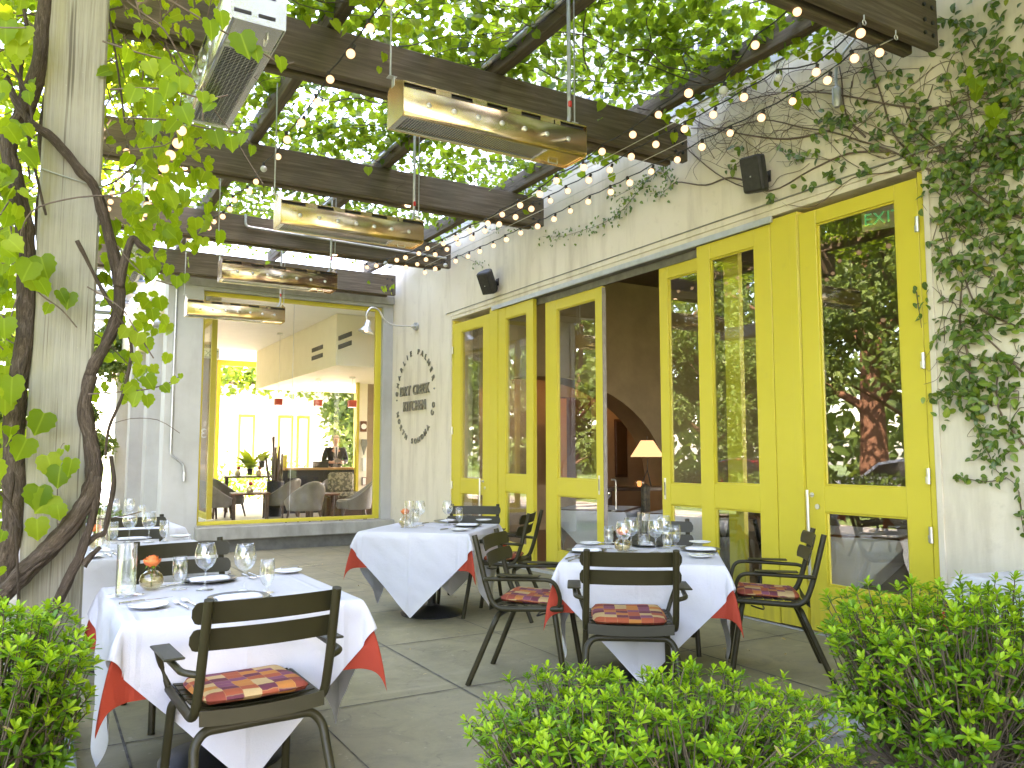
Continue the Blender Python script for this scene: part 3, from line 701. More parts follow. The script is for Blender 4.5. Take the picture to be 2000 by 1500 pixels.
for (x0, x1, z0, z1) in ((WXL, WXL+.04, WZ0+.06, WZ1-.07), (WXR-.105, WXR, WZ0+.06, WZ1-.07), (WXL, WXR, WZ0, WZ0+.06), (WXL, WXR, WZ1-.07, WZ1)): mb.box(x0, x1, -.03, .03, z0, z1)
mb.build('window_frame', 'yellow_paint', bw, bevel=.005)
gx = at(570, 800, 'y', YB+.12).x
for a, b in ((WXL+.04, gx-.003), (gx+.003, WXR-.105)): MB().box(a, b, -.004, .004, WZ0+.06, WZ1-.07).build('glass_pane', 'window_glass', bw)
MB().box(gx-.003, gx+.003, -.005, .005, WZ0+.06, WZ1-.07).build('glass_joint', 'galvanised', bw)
cp_ = thing('wall_conduit', 'thin grey conduit running down the corner pier', 'conduit')
mb = MB(); P = [at(x, y, 'y', YB-.02) for x, y in ((346, 548), (333, 888), (358, 906), (360, 922))]; mb.tube(fillet(P, .05), .016, 8); mb.build('conduit_run', 'galvanised', cp_)
mb = MB(); p = P[-1]; mb.tube([p, p-V((0, 0, .14))], .024, 8); mb.build('conduit_end', 'galvanised', cp_)

# colonnade beyond the corner, its lamps, its metal awning
PX = 1.62
for k, (pxl, lb) in enumerate(((283, 'pale rendered pier next after the corner, second in the row'), (250, 'pale rendered pier third in the row along the pavement'), (224, 'pale rendered pier farthest along the pavement'))):
    y0 = at(pxl, 900, 'x', PX).y
    tag(MB().rbox((PX+.25, y0+.25, 2.05), (.5, .5, 4.3), b=.008).build('colonnade_pier', 'grey_render'), lb, 'pier', 'piers of the colonnade')
ly = [at(x, 700, 'x', PX).y for x in (313, 280, 247)]
for k, (x, y, lb) in enumerate(((311, 632, 'glowing cylinder wall lamp on the corner pier'), (277, 668, 'glowing cylinder wall lamp on the second pier'), (245, 700, 'glowing cylinder wall lamp on the third pier'))):
    p = at(x, y, 'x', PX); l = thing('wall_lamp', lb, 'wall lamp', p, 0, 'cylinder lamps along the colonnade')
    MB().tube([(-.10, 0, 0), (0.0, 0, 0)], .075, 16).build('lamp_mount', 'galvanised', l); MB().tube([(-.27, 0, 0), (-.10, 0, 0)], .068, 16).build('lamp_glass', 'sconce_glow', l)
lt = tag(MB().box(PX+.02, PX+.48, YB+.451, 26, 3.75, 4.45).build('colonnade_lintel', 'cream_paint'), 'pale lintel running over the colonnade piers', 'lintel')
mb = MB()
for y in np.arange(14.0, 25, 2.6): mb.box(PX+.06, PX+.44, y+1.5, y+2.4, 3.55, 3.748)
mb.build('haunch', 'cream_paint', lt)
aw = thing('metal_awning', 'blue grey slatted metal awning over the pavement beyond the pier', 'awning')
for k in range(8):
    MB().rbox((.55, 15.2+k*1.25, 4.62-.0*k), (2.2, .55, .06), b=.01).build('slat', 'awning_metal', aw)
MB().rbox((1.5, 19.5, 4.70), (.1, 11, .1), b=.01).build('awning_frame', 'awning_metal', aw)
sg_ = thing('side_glazing', 'tall side windows of the lounge behind the colonnade piers', 'window', (2.42, YB+.5, 0))
mb = MB(); mb.box(-.07, .07, 0, 10, -.2, .35); mb.box(-.07, .07, 0, 10, 3.7, 4.4); mb.build('wall_band', 'cream_paint', sg_)
for k in range(4):
    fr = MB(); y0, y1 = .1+k*2.5, 2.45+k*2.5
    for (a, b, c_, d_) in ((y0, y0+.08, .35, 3.7), (y1-.08, y1, .35, 3.7), (y0+.08, y1-.08, .35, .43), (y0+.08, y1-.08, 3.62, 3.7)): fr.box(-.04, .04, a, b, c_, d_)
    fr = fr.build('window_frame', 'yellow_paint', sg_); MB().box(-.004, .004, y0+.08, y1-.08, .43, 3.62).build('pane', 'window_glass', fr)
# lounge behind the window
LY = 23.0
mb = MB(); mb.box(2.5, 9.5, YB+.32, LY, -.05, .11); struct(mb, 'lounge_floor', 'light_stone')
mb = MB(); mb.box(2.0, 9.5, YB+.3, LY, 3.98, 4.1); struct(mb, 'lounge_ceiling', 'white_paint')
cw = at(697, 900, 'y', LY).x; cl = at(418, 900, 'y', LY).x
lw = thing('lounge_back_wall', 'cream far wall of the lounge with a wide opening to the court', 'wall')
mb = MB(); mb.box(2.5, cl, LY, LY+.2, 0, 3.98); mb.box(cw, 9.5, LY, LY+.2, 0, 3.98); mb.build('wall_face', 'cream_paint', lw)
mb = MB()
for x0, x1, z0, z1 in ((cl, cl+.1, 0, 3.83), (cw-.1, cw, 0, 3.83), (cl, cw, 3.83, 3.98)): mb.box(x0, x1, LY-.05, LY+.05, z0, z1)
mb.build('opening_frame', 'yellow_paint', lw)
tag(MB().box(at(380, 900, 'y', 16.5).x, at(411, 900, 'y', 16.5).x, 16.5, 16.62, 0, 3.6).build('timber_column', 'brown_wood_wall'), 'orange brown timber panel at the left of the lounge', 'column')
sx = at(574, 720, 'y', 20.5).x
sf = thing('ceiling_bulkhead', 'cream dropped ceiling bulkhead with slotted air vents', 'bulkhead')
MB().box(4.62, 9.5, 14.2, 20.5, 3.02, 3.975).build('bulkhead_box', 'cream_paint', sf)
for px, py in ((620, 688), (674, 664)):
    for dz in (0, -.16):
        p = at(px, py, 'x', 4.62); MB().box(-.012, .004, -.35, .35, -.04, .04).build('air_vent', 'grille_black', sf, loc=(4.62, p.y, p.z+.07+dz))
rx = at(700, 900, 'y', 17.4).x; rx2 = at(716, 900, 'y', 17.4).x
tag(MB().box(rx, rx2, 17.4, 17.6, 0, 3.0).build('lounge_pillar', 'cream_paint'), 'cream pillar hung with small framed pieces', 'pillar')
tag(MB().box(rx2, 9.5, 17.41, 17.6, 0, 3.0).build('lounge_partition', 'warm_plaster'), 'brown partition at the right of the lounge', 'wall')
tag(MB().box(rx-.06, rx-.002, 17.38, 17.5, 0, 3.9).build('yellow_mullion', 'yellow_paint'), 'slim yellow mullion beside the cream pillar', 'mullion')
def hung(px, py, w, h, label, mf, mi, circ=False):
    p = at(px, py, 'y', 17.38); t = thing('wall_hanging', label, 'wall art', p, 0, 'pieces hung on the cream pillar')
    if circ:
        MB().rbox((0, 0, 0), (w, .03, h), b=.004).build('backing', mf, t); mb = MB(); mb.tube([(0, -.03, 0), (0, -.014, 0)], w*.42, 18); mb.build('dial', mi, t)
    else:
        MB().rbox((0, 0, 0), (w, .03, h), b=.004).build('frame', mf, t); MB().box(-w*.36, w*.36, -.019, -.012, -h*.42, h*.42).build('sheet', mi, t)
hung(710, 833, .15, .24, 'square brown clock plaque at the top of the cream pillar', 'red_wood', 'paper', True)
hung(711, 907, .08, .30, 'narrow white framed panel below the leaf ornament', 'white_paint', 'paper'); hung(711, 940, .10, .18, 'small lowest framed card on the cream pillar', 'red_wood', 'paper')
p = at(711, 872, 'y', 17.36); mb = MB(); mb.prism([(-.06, .16), (.06, .16), (.075, .06), (.0, -.2), (-.075, .06)], -.02, .02, Matrix.Rotation(PI/2, 4, 'X')); o = mb.build('leaf_ornament', 'stone', bevel=.008); o.location = p; tag(o, 'grey pointed leaf ornament between the plaque and the white panel', 'wall art', 'pieces hung on the cream pillar')
# exit sign on the lounge wall
def exit_sign(loc, rz, label, w=.34, flip=False):
    t = thing('exit_sign', label, 'exit sign', loc, rz); MB().rbox((0, 0, 0), (w, .04, .2), b=.01).build('sign_box', 'white_paint', t)
    text('EXIT', .15, t, (0, -.0215, -.052), 'lettering', 'exit_green', ext=.001)
    MB().rbox((0, 0, .14), (w*.4, .05, .05), b=.01).build('bracket', 'black_plastic', t); return t
def text(s, size, parent, loc, name, mat, ext=.004, rot=(PI/2, 0, 0), xs=1.0, bold=0.0):
    cu = bpy.data.curves.new(name, 'FONT'); cu.body = s; cu.size = size; cu.align_x = 'CENTER'; cu.extrude = ext; cu.resolution_u = 3; cu.offset = bold; cu.space_character = 1.07
    o = bpy.data.objects.new('tmp', cu); COL.objects.link(o); bpy.context.view_layer.update()
    me = bpy.data.meshes.new_from_object(o.evaluated_get(bpy.context.evaluated_depsgraph_get())); me.name = name; me.materials.clear(); me.materials.append(M[mat])
    bpy.data.objects.remove(o); o = bpy.data.objects.new(name, me); COL.objects.link(o); o.parent = parent; o.location = loc; o.rotation_euler = rot; o.scale = (xs, 1, 1); return o
exit_sign(at(409, 690, 'y', 16.3), 0, 'green exit sign at the upper left of the lounge', .36)
# number on the timber panel, seen from behind
nb = thing('house_number', 'pale mirrored street number on the timber panel', 'sign', at(397, 845, 'y', 16.48)); o = text('331', .26, nb, (0, 0, -.1), 'digits', 'paper', .004); o.scale = (-1, 1, 1)

# lounge furniture
def lounge_chair():
    t = thing('lounge_chair', 'x', 'chair', (0, 0, 0), 0, 'grey leather lounge chairs')
    mb = MB(); n = 28; rows = 9
    for i in range(n+1):
        a = R_(-112+224*i/n); bk = max(0, math.cos(a*.80))**1.6; zt = .44+.36*bk
        for j in range(rows+1):
            f = j/rows; z = .26+(zt-.26)*f; r = .29+.055*f; mb.v.append((r*1.0*math.sin(a), -r*math.cos(a)*(1.05+.10*f), z))
    for i in range(n):
        for j in range(rows): q = i*(rows+1)+j; mb.face((q, q+1, q+rows+2, q+rows+1))
    o = mb.build('shell', 'leather', t, ang=180); so = o.modifiers.new('solid', 'SOLIDIFY'); so.thickness = .045; so.offset = 0; sb = o.modifiers.new('b', 'BEVEL'); sb.width = .015; sb.segments = 2
    mb = MB(); mb.lathe([(.0, .27), (.27, .27), (.29, .31), (.29, .40), (.26, .435), (.0, .44)], 28, (0, 0.03, 0), capb=False); mb.build('seat', 'leather', t)
    for sx in (-1, 1):
        for sy in (-1, 1): mb = MB(); mb.tube([(sx*.20, sy*.18, .28), (sx*.25, sy*.24, -.02)], [.026, .016], 8); mb.build('leg', 'dark_wood', t)
    return t
LZ = .11
def gpos(px, d, z=0.0):
    if d > 14: z += LZ
    f2 = V((math.sin(YAW), math.cos(YAW), 0)); return f2*d+V((CR.x, CR.y, 0))*((px-1000)/FPX*d)+V((0, 0, z))
lc = lounge_chair(); first = True
for px, d, rz, lb in ((425, 15.9, -62, 'leftmost grey lounge chair seen through the big window, back to the left'), (552, 16.6, 40, 'grey lounge chair half hidden behind the central one'), (598, 15.0, 12, 'central grey lounge chair with its broad back to the window'), (657, 17.0, 165, 'grey lounge chair facing the window, before the man in the suit'), (693, 15.4, 75, 'rightmost grey lounge chair, shown side on by the frame'), (452, 16.9, -70, 'dark lounge chair tucked behind the leftmost one')):
    if first: lc.location = gpos(px, d); lc.rotation_euler.z = R_(rz); lc['label'] = lb; first = False
    else: dup(lc, gpos(px, d), R_(rz), lb)
def low_table(px, d, h, w, dp, label):
    t = thing('low_table', label, 'table', gpos(px, d), R_(-8), 'dark wooden lounge tables'); MB().rbox((0, 0, h-.02), (w, dp, .04), b=.006).build('table_top', 'red_wood', t)
    for sx in (-1, 1):
        for sy in (-1, 1): MB().rbox((sx*(w/2-.06), sy*(dp/2-.06), (h-.04)/2), (.07, .07, h-.04), b=.004).build('leg', 'dark_wood', t)
def bud_vase(loc, label, s=1.0, vm='gold_glass', rm='rose_red', group=None):
    t = thing('bud_vase', label, 'vase', loc, 0, group)
    MB().lathe([(.012, 0), (.05, .004), (.062, .04), (.05, .085), (.02, .1), (.022, .108)], 18, (0, 0, 0)).build('glass_globe', vm, t)
    mb = MB()
    mb.ball((.01, 0, .145), .036, 10, 7, (1, 1, .95)); mb.build('flower', rm, t); t.scale = (s, s, s); return t
low_table(492, 16.3, .52, .75, .6, 'dark low table between the left lounge chairs'); low_table(632, 16.1, .52, .6, .6, 'dark low table between the right lounge chairs'); low_table(497, 18.4, .80, 1.25, .5, 'long dark counter table behind the left lounge chairs')
for px, d, z, lb in ((492, 16.25, .52, 'gold bud vase with a red flower on the left low table'), (626, 16.0, .52, 'gold bud vase with a red flower on the right low table'), (468, 18.4, .80, 'gold bud vase at the left on the long dark counter'), (509, 18.4, .80, 'gold bud vase at the right on the long dark counter')): bud_vase(gpos(px, d, z), lb, 1.25, group='gold bud vases in the lounge')
# host desk
dx0, dx1 = at(536, 925, 'y', 18.0).x, at(690, 925, 'y', 18.0).x
dk = thing('host_desk', 'black host desk with an oak top', 'desk', ((dx0+dx1)/2, 18.0, LZ)); L = dx1-dx0
MB().rbox((0, 0, .47), (L-.12, .55, .94), b=.006).build('desk_body', 'suit', dk); MB().rbox((0, 0, .965), (L, .68, .05), b=.006).build('desk_top', 'oak', dk)
tag(MB().rbox((0, 0, .07), (.30, .2, .14), b=.006).build('desk_box', 'black_plastic', loc=(at(626, 918, 'y', 17.9).x, 17.9, .99+LZ)), 'dark box standing on the host desk', 'box')
tag(MB().rbox((0, 0, .14), (.13, .03, .28), TR(0, 0, 0), .004).build('desk_card', 'yellow_paint', loc=(at(553, 915, 'y', 17.95).x, 17.9, .99+LZ)), 'yellow card standing on the host desk', 'card')
# driftwood bundle in a pot, small plants
dw = thing('branch_arrangement', 'bundle of bare dark branches standing in a pot before the desk', 'branches', gpos(541, 16.9, 0)); mb = MB(); mb.lathe([(.13, 0), (.17, .3), (.18, .72), (.15, .74)], 16); mb.build('pot', 'black_iron', dw)
mb = MB()
for k in range(11):
    a = rnd.uniform(0, 6.3); r = rnd.uniform(.02, .12); h = rnd.uniform(1.15, 1.68); q = smooth([(r*math.cos(a), r*math.sin(a), .6), (r*1.3*math.cos(a), r*1.3*math.sin(a), h*.6), (r*2.0*math.cos(a+.4), r*2.0*math.sin(a+.4), h)], 4); mb.tube(q, np.linspace(.035, .02, len(q)), 6)
    if k % 2: mb.tube([q[-5], q[-5]+V((.1*math.cos(a+1), .08, .2))], [.02, .012], 5)
mb.build('branches', 'driftwood', dw)
def spiky(px, d, z, h, lb, mat='grape_leaf'):
    t = thing('desk_plant', lb, 'plant', gpos(px, d, z), 0); MB().lathe([(.05, 0), (.07, .14), (.06, .15)], 12, capt=True).build('pot', 'black_iron', t); P = []; D = []; N = []
    for k in range(26):
        a = rnd.uniform(0, 6.3); e = rnd.uniform(.3, 1.3); D.append((math.cos(a)*math.cos(e), math.sin(a)*math.cos(e), math.sin(e))); P.append((0, 0, .14)); N.append((-math.cos(a)*.5, -math.sin(a)*.5, 1))
    leaves('foliage', P, D, N, [h*rnd.uniform(.6, 1) for _ in P], 'shrub', mat, t)
spiky(491, 18.3, .82, .52, 'tall spiky plant on the long dark counter'); spiky(514, 18.0, .99, .34, 'small spiky plant at the left end of the host desk')
# bench with patterned cushions
bn = thing('bench_seat', 'built in bench with patterned cushions by the cream pillar', 'bench', gpos(682, 17.0, 0), R_(-4)); MB().rbox((0, 0, .2), (1.0, .5, .4), b=.01).build('base', 'dark_wood', bn); MB().rbox((0, 0, .45), (1.0, .5, .10), b=.03).build('seat_cushion', 'pattern_fabric', bn); MB().rbox((-.1, .2, .70), (.55, .14, .42), b=.05).build('back_cushion', 'pattern_fabric', bn)
# red cube pendants
for px, py, d, lb in ((543, 797, 17.0, 'leftmost red cube pendant lamp in the lounge'), (620, 799, 17.2, 'second red cube pendant lamp, above the branches'), (687, 801, 16.6, 'third red cube pendant lamp, above the man'), (747, 803, 16.0, 'rightmost red cube pendant lamp by the window frame')):
    t = thing('pendant_lamp', lb, 'pendant lamp', gpos(px, d, CAMH-(py-889)/FPX*d), 0, 'red cube pendants in the lounge')
    MB().rbox((0, 0, 0), (.15, .15, .14), b=.008).build('lamp_shade', 'red_shade', t); zc = (3.97 if px < 560 else 3.0)-t.location.z; MB().tube([(0, 0, .06), (0, 0, zc)], .005, 5).build('cord', 'cable', t)
    MB().lathe([(.0, 0), (.07, 0), (.06, .03)], 12, (0, 0, zc-.03), capt=True).build('ceiling_rose', 'white_paint', t)
    MB().box(-.06, .06, -.06, .06, -.078, -.071).build('diffuser', 'sconce_glow', t)
# ---------------------------------------------------------------- person behind the desk
def skin_mesh(name, nodes, edges, mat, parent, sub=2):
    me = bpy.data.meshes.new(name); me.from_pydata([n[0] for n in nodes], edges, []); o = bpy.data.objects.new(name, me); COL.objects.link(o); o.parent = parent
    sk = o.modifiers.new('skin', 'SKIN'); sl = me.skin_vertices[0] if me.skin_vertices else None
    if sl is None:
        bpy.context.view_layer.objects.active = o; sl = me.skin_vertices[0]
    for v_, n in zip(sl.data, nodes): r = n[1]; v_.radius = r if hasattr(r, '__len__') else (r, r)
    sl.data[0].use_root = True; sk.use_smooth_shade = True
    s_ = o.modifiers.new('sub', 'SUBSURF'); s_.levels = sub; s_.render_levels = sub; me.materials.append(M[mat]); return o
def person():
    t = thing('person', 'man in dark suit and tie reading a notebook behind the desk', 'person', gpos(656, 18.9, 0), R_(172))
    # local: +Y is the way he faces, head bent down
    N = []; E = []
    def node(p, r, par=None): N.append((p, r)); (E.append((par, len(N)-1)) if par is not None else None); return len(N)-1
    pel = node((0, 0, .94), (.15, .11)); wa = node((0, 0, 1.10), (.14, .10), pel); ch = node((0, .0, 1.30), (.165, .115), wa); nk = node((0, .02, 1.46), .055, ch); nk2 = node((0, .045, 1.52), .05, nk)
    hd = node((0, .085, 1.60), (.072, .085), nk2); tp = node((0, .105, 1.68), (.066, .078), hd)
    for s in (-1, 1):
        sh = node((s*.19, .0, 1.40), .06, ch); el = node((s*.25, -.02, 1.13), .047, sh); wr = node((s*.12, .22, 1.10), .032, el); pa = node((s*.055, .28, 1.12), (.038, .02), wr)
        for k, (dx, L) in enumerate(((-.028, .060), (-.010, .072), (.008, .076), (.026, .066))):
            a = node((s*.03, .30+.0*k, 1.105+dx*.8), .009, pa); b = node((s*.03-s*.0, .30+L*.5, 1.10+dx*.8), .009, a); node((s*.005, .30+L*.8, 1.11+dx*.8), .008, b)
        th = node((s*.06, .275, 1.16), .010, pa); node((s*.025, .30, 1.175), .009, th)
        hip = node((s*.10, 0, .86), .085, pel); kn = node((s*.11, .01, .48), .058, hip); an = node((s*.115, -.02, .09), .04, kn); node((s*.13, .13, .04), (.045, .03), an)
    body = skin_mesh('body', N, E, 'skin', t)
    J = [((0, 0, .86), (.175, .135)), ((0, 0, 1.08), (.162, .125)), ((0, 0, 1.30), (.19, .14)), ((0, -.01, 1.42), (.12, .09))]; JE = [(0, 1), (1, 2), (2, 3)]
    for s in (-1, 1):
        o = len(J); J += [((s*.20, 0, 1.40), .075), ((s*.262, -.02, 1.13), .062), ((s*.15, .17, 1.105), .048)]; JE += [(2, o), (o, o+1), (o+1, o+2)]
    skin_mesh('jacket', J, JE, 'suit', t)
    T = [((0, 0, .92), (.155, .12))]; TE = []
    for s in (-1, 1): o = len(T); T += [((s*.10, 0, .84), .098), ((s*.112, .01, .48), .078), ((s*.118, -.015, .07), .07)]; TE += [(0, o), (o, o+1), (o+1, o+2)]
    skin_mesh('trousers', T, TE, 'suit', t)
    mb = MB(); mb.prism([(-.055, 1.47), (.055, 1.47), (.012, 1.12), (-.012, 1.12)], .140, .152, Matrix(((1, 0, 0, 0), (0, 0, 1, 0), (0, 1, 0, 0), (0, 0, 0, 1)))); mb.build('shirt', 'shirt', t)
    mb = MB(); mb.prism([(-.016, 1.455), (.016, 1.455), (.026, 1.18), (.0, 1.13), (-.026, 1.18)], .153, .160, Matrix(((1, 0, 0, 0), (0, 0, 1, 0), (0, 1, 0, 0), (0, 0, 0, 1)))); mb.build('tie', 'tie', t)
    mb = MB(); mb.ball((0, .075, 1.655), .093, 16, 10, (.92, 1.02, .92)); o = mb.build('hair', 'grey_hair', t)
    me = o.data
    for v_ in me.vertices:
        if v_.co.y > .125 and v_.co.z < 1.70: v_.co.y = .125-(v_.co.y-.125)*.3
        if v_.co.z < 1.62: v_.co.z = 1.62+(v_.co.z-1.62)*.3
    mb = MB()
    mb.ball((0, .180, 1.60), .016, 8, 6, (.8, 1.1, 1.4))
    for s in (-1, 1): mb.ball((s*.082, .08, 1.60), .022, 8, 6, (.5, .9, 1.3))
    mb.build('face_detail', 'skin', t)
    mb = MB()
    for s in (-1, 1): mb.ball((s*.03, .166, 1.622), .008, 8, 6)
    mb.build('eye', 'black_plastic', t)
    MB().box(-.022, .022, .150, .160, 1.552, 1.557).build('mouth', 'plum_panel', t)
    nbk = tag(MB().rbox((0, 0, 0), (.16, .20, .012), b=.003).build('notebook', 'black_plastic'), 'dark notebook held open by the man in the suit', 'notebook'); nbk.location = V(t.location)+RZ(R_(172)) @ V((0, .36, 1.14)); nbk.rotation_euler = (R_(-25), 0, R_(172))
person()
# ---------------------------------------------------------------- court outside the lounge
mb = MB(); mb.add([(-1, LY+.2, .0), (24, LY+.2, 0), (24, 45, 0), (-1, 45, 0)], [(0, 1, 2, 3)]); struct(mb, 'court_paving', 'light_stone')
cf = thing('court_building', 'pale building across the sunny court with yellow framed windows', 'building', (0, 31.5, 0))
MB().box(3, 22, 0, 4, 0, 6.5).build('wall', 'white_paint', cf); MB().box(5.2, 15, -.6, -.01, 3.0, 3.9).build('fascia', 'white_paint', cf)
for px0, px1 in ((500, 535), (540, 572), (577, 604)):
    a = at(px0+2-38*(px0 < 535), 900, 'y', 31.4).x; b = at(px1-38*(px0 < 535), 900, 'y', 31.4).x
    f = MB()
    for x0, x1, z0, z1 in ((a, a+.09, .4, 2.9), (b-.09, b, .4, 2.9), (a+.09, b-.09, 2.8, 2.9), (a+.09, b-.09, .4, .5)): f.box(x0, x1, -.06, -.002, z0, z1)
    f = f.build('window', 'yellow_paint', cf); MB().box(a+.09, b-.09, -.03, -.01, .5, 2.8).build('pane', 'white_paint', f)

# ================================================================== restaurant interior behind the doors
mb = MB(); mb.box(WX+.35, 14, -3, 12.9, -.05, 0.0); struct(mb, 'restaurant_floor', 'dark_wood')
mb = MB(); mb.box(WX+.35, 14, -3, 12.9, 4.3, 4.4); struct(mb, 'restaurant_ceiling', 'brown_plaster')
tag(MB().box(13.5, 13.7, -3, 12.9, 0, 4.3).build('interior_wall', 'brown_plaster'), 'dark brown wall deep inside the restaurant', 'wall')
tag(MB().box(WX+.36, 13.5, 12.75, 12.89, 0, 4.3).build('interior_wall', 'warm_plaster'), 'warm brown end wall seen through the open doorway', 'wall')
# arched partition
mb = MB(); n = 28; cx, cz, ra, y0, y1 = 6.9, .9, 2.4, 10.6, 11.15; X0, X1, ZT = WX+.36, 13.4, 4.295
arc = [(cx+ra*math.cos(PI*i/n), cz+ra*math.sin(PI*i/n)*.72) for i in range(n+1)]
for (y, fl) in ((y0, 1), (y1, -1)):
    o = len(mb.v); mb.v += [(max(X0, x), y, z) for x, z in arc]; top = len(mb.v); mb.v += [(max(X0, min(X1, x)), y, ZT) for x, z in arc]
    for i in range(n): q = (o+i, o+i+1, top+i+1, top+i); mb.face(q if fl > 0 else q[::-1])
    a = len(mb.v); mb.v += [(arc[0][0], y, 0), (X1, y, 0), (X1, y, ZT), (arc[0][0], y, ZT), (arc[0][0], y, arc[0][1])]; q = (a, a+1, a+2, a+3, a+4); mb.face(q if fl < 0 else q[::-1])
o = len(mb.v)
for x, z in arc: mb.v += [(max(X0, x), y0, z), (max(X0, x), y1, z)]
for i in range(n): mb.face((o+2*i, o+2*i+2, o+2*i+3, o+2*i+1))
a = len(mb.v); mb.v += [(arc[0][0], y0, 0), (arc[0][0], y1, 0), (arc[0][0], y1, arc[0][1]), (arc[0][0], y0, arc[0][1])]; mb.face((a, a+1, a+2, a+3))
tag(mb.build('arched_partition', 'warm_plaster', ang=30), 'brown plaster arch inside the open doorway', 'arch')
def ix(px, y): return at(px, 889, 'y', y).x
tag(MB().box(ix(1083, 12.3), ix(1101, 12.3), 12.2, 12.4, .9, 2.42).build('orange_screen', 'orange_panel'), 'bright orange panel behind the left sliding door', 'panel')
tag(MB().box(ix(1101, 12.3), ix(1152, 12.3), 12.25, 12.4, .9, 2.45).build('curtain', 'plum_panel'), 'dark plum curtain beside the orange panel', 'curtain')
mr = thing('wall_mirror', 'tall narrow mirror on the brown end wall', 'mirror', (ix(1213, 12.72), 12.72, 1.52)); MB().rbox((0, 0, 0), (.30, .04, 1.15), b=.006).build('frame', 'dark_wood', mr); MB().box(-.125, .125, -.028, -.021, -.52, .52).build('glass', 'steel_plain', mr)
# console with lamp
q = gpos(1246, 11.0); cs = thing('console_table', 'dark console table carrying the lit lamp', 'table', q, R_(-20)); MB().rbox((0, 0, .94), (1.1, .5, .05), b=.006).build('table_top', 'dark_wood', cs)
for sx_ in (-1, 1):
    for sy_ in (-1, 1): MB().rbox((sx_*.48, sy_*.2, .458), (.06, .06, .915), b=.004).build('leg', 'dark_wood', cs)
q = gpos(1263, 11.0, .967); lp = thing('table_lamp', 'lit table lamp with a cone shade seen through the open doorway', 'lamp', q)
sh_ = MB(); sh_.lathe([(.225, .40), (.085, .62)], 28, capb=False); o = sh_.build('lamp_shade', 'shade_glow', lp); o.modifiers.new('s', 'SOLIDIFY').thickness = .004
mb = MB()
for k in range(3): a = k*2.1+.4; mb.tube([(0, 0, .22), (.09*math.cos(a), .09*math.sin(a), .0)], .007, 6)
mb.tube([(0, 0, .2), (0, 0, .68)], .007, 6); mb.build('lamp_stand', 'black_iron', lp)
MB().ball((0, 0, .50), .035).build('light_bulb', 'lamp_glow', lp)
for k, (px, lb) in enumerate(((1241, 'left small amber candle glass on the console'), (1247, 'middle small amber candle glass on the console'), (1253, 'right small amber candle glass on the console'))):
    tag(MB().lathe([(.02, 0), (.028, .01), (.03, .06), (.026, .075)], 12, gpos(px, 10.85, .968)).build('candle_glass', 'pendant_glow' if k == 1 else 'vase_gold'), lb, 'candle glass', 'candle glasses on the console')
pl = thing('glass_pendant', 'small glowing pendant lamp behind the left sliding door', 'pendant lamp', at(1082, 847, 'y', 11.9)); MB().lathe([(.06, -.04), (.065, .0), (.06, .055)], 14, capt=True).build('lamp_shade', 'pendant_glow', pl); MB().tube([(0, 0, .05), (0, 0, 1.2)], .006, 5).build('cord', 'cord', pl)
for k, (x, y) in enumerate(((7.3, 11.9), (8.5, 11.8), (9.6, 12.0), (6.6, 12.2))):
    t = thing('ceiling_spot', 'recessed warm spot light in the ceiling behind the brown arch', 'spot light', (x, y, 3.2), 0, 'recessed spots behind the arch'); MB().lathe([(.075, .02), (.075, -.006), (.05, -.006), (.05, .02)], 18, capb=False).build('trim_ring', 'lamp_metal', t); MB().lathe([(.0, .004), (.049, .004)], 16, capb=False).build('bulb', 'spot_glow', t)
mb = MB(); mb.box(WX+.36, 13.4, 11.16, 12.74, 3.205, 3.3); struct(mb, 'alcove_ceiling', 'brown_plaster')
# inside tables
for i, (px, d, rz, lb) in enumerate(((1168, 10.1, 38, 'white cloth on the table just inside the open doorway'), (1352, 9.4, 30, 'white cloth on the table behind the right sliding door'), (1668, 7.0, 20, 'white cloth on the table behind the nearest wide door'))):
    p = gpos(px, d); t = thing('dining_table', ('table just inside the open doorway', 'indoor table behind the right sliding door', 'indoor table behind the nearest wide door')[i]+' under white cloth', 'table', p, R_(rz), 'tables inside the restaurant'); MB().rbox((0, 0, .725), (.88, .88, .03), b=.005).build('table_top', 'dark_wood', t); MB().lathe([(.03, .03), (.03, .71)], 10).build('pedestal', 'black_iron', t); MB().lathe([(.25, 0), (.25, .012), (.05, .05)], 20, capt=True).build('base', 'black_iron', t)
    drape('tablecloth', 'white_cloth', 1.42, 45, .44, .742, n=40, seed=20+i, label=lb, group='cloths inside the restaurant', loc=p, rz=rz)
def dining_chair(px, d, rz, lb):
    t = thing('upholstered_chair', lb, 'chair', gpos(px, d), R_(rz), 'patterned dining chairs indoors'); MB().rbox((0, 0, .43), (.46, .46, .12), b=.03).build('seat', 'dark_pattern', t); MB().rbox((0, -.23, .78), (.44, .08, .55), TR(0, -.0, -.04), .03).build('backrest', 'dark_pattern', t)
    for sx_ in (-1, 1):
        for sy_ in (-1, 1): MB().tube([(sx_*.19, sy_*.19, .38), (sx_*.2, sy_*.21, 0)], [.022, .016], 6).build('leg', 'dark_wood', t)
dining_chair(1226, 10.6, 52, 'left patterned chair at the table inside the doorway'); dining_chair(1292, 10.3, -128, 'right patterned chair at the table inside the doorway')
ts = thing('tray_stand', 'dark crossed tray stand behind the second near door', 'stand', gpos(1446, 8.2), R_(25))
for sx_ in (-1, 1):
    for sy_ in (-1, 1): MB().rbox((0, sy_*.2, .38), (.045, .03, .92), Matrix.Translation((0, sy_*.2*0, 0)) @ Matrix.Translation((0, 0, .0)) @ Matrix.Translation((0, 0, .38)) @ Matrix.Rotation(sx_*R_(33), 4, 'Y') @ Matrix.Translation((0, 0, -.38)), .004).build('cross_leg', 'black_iron', ts)
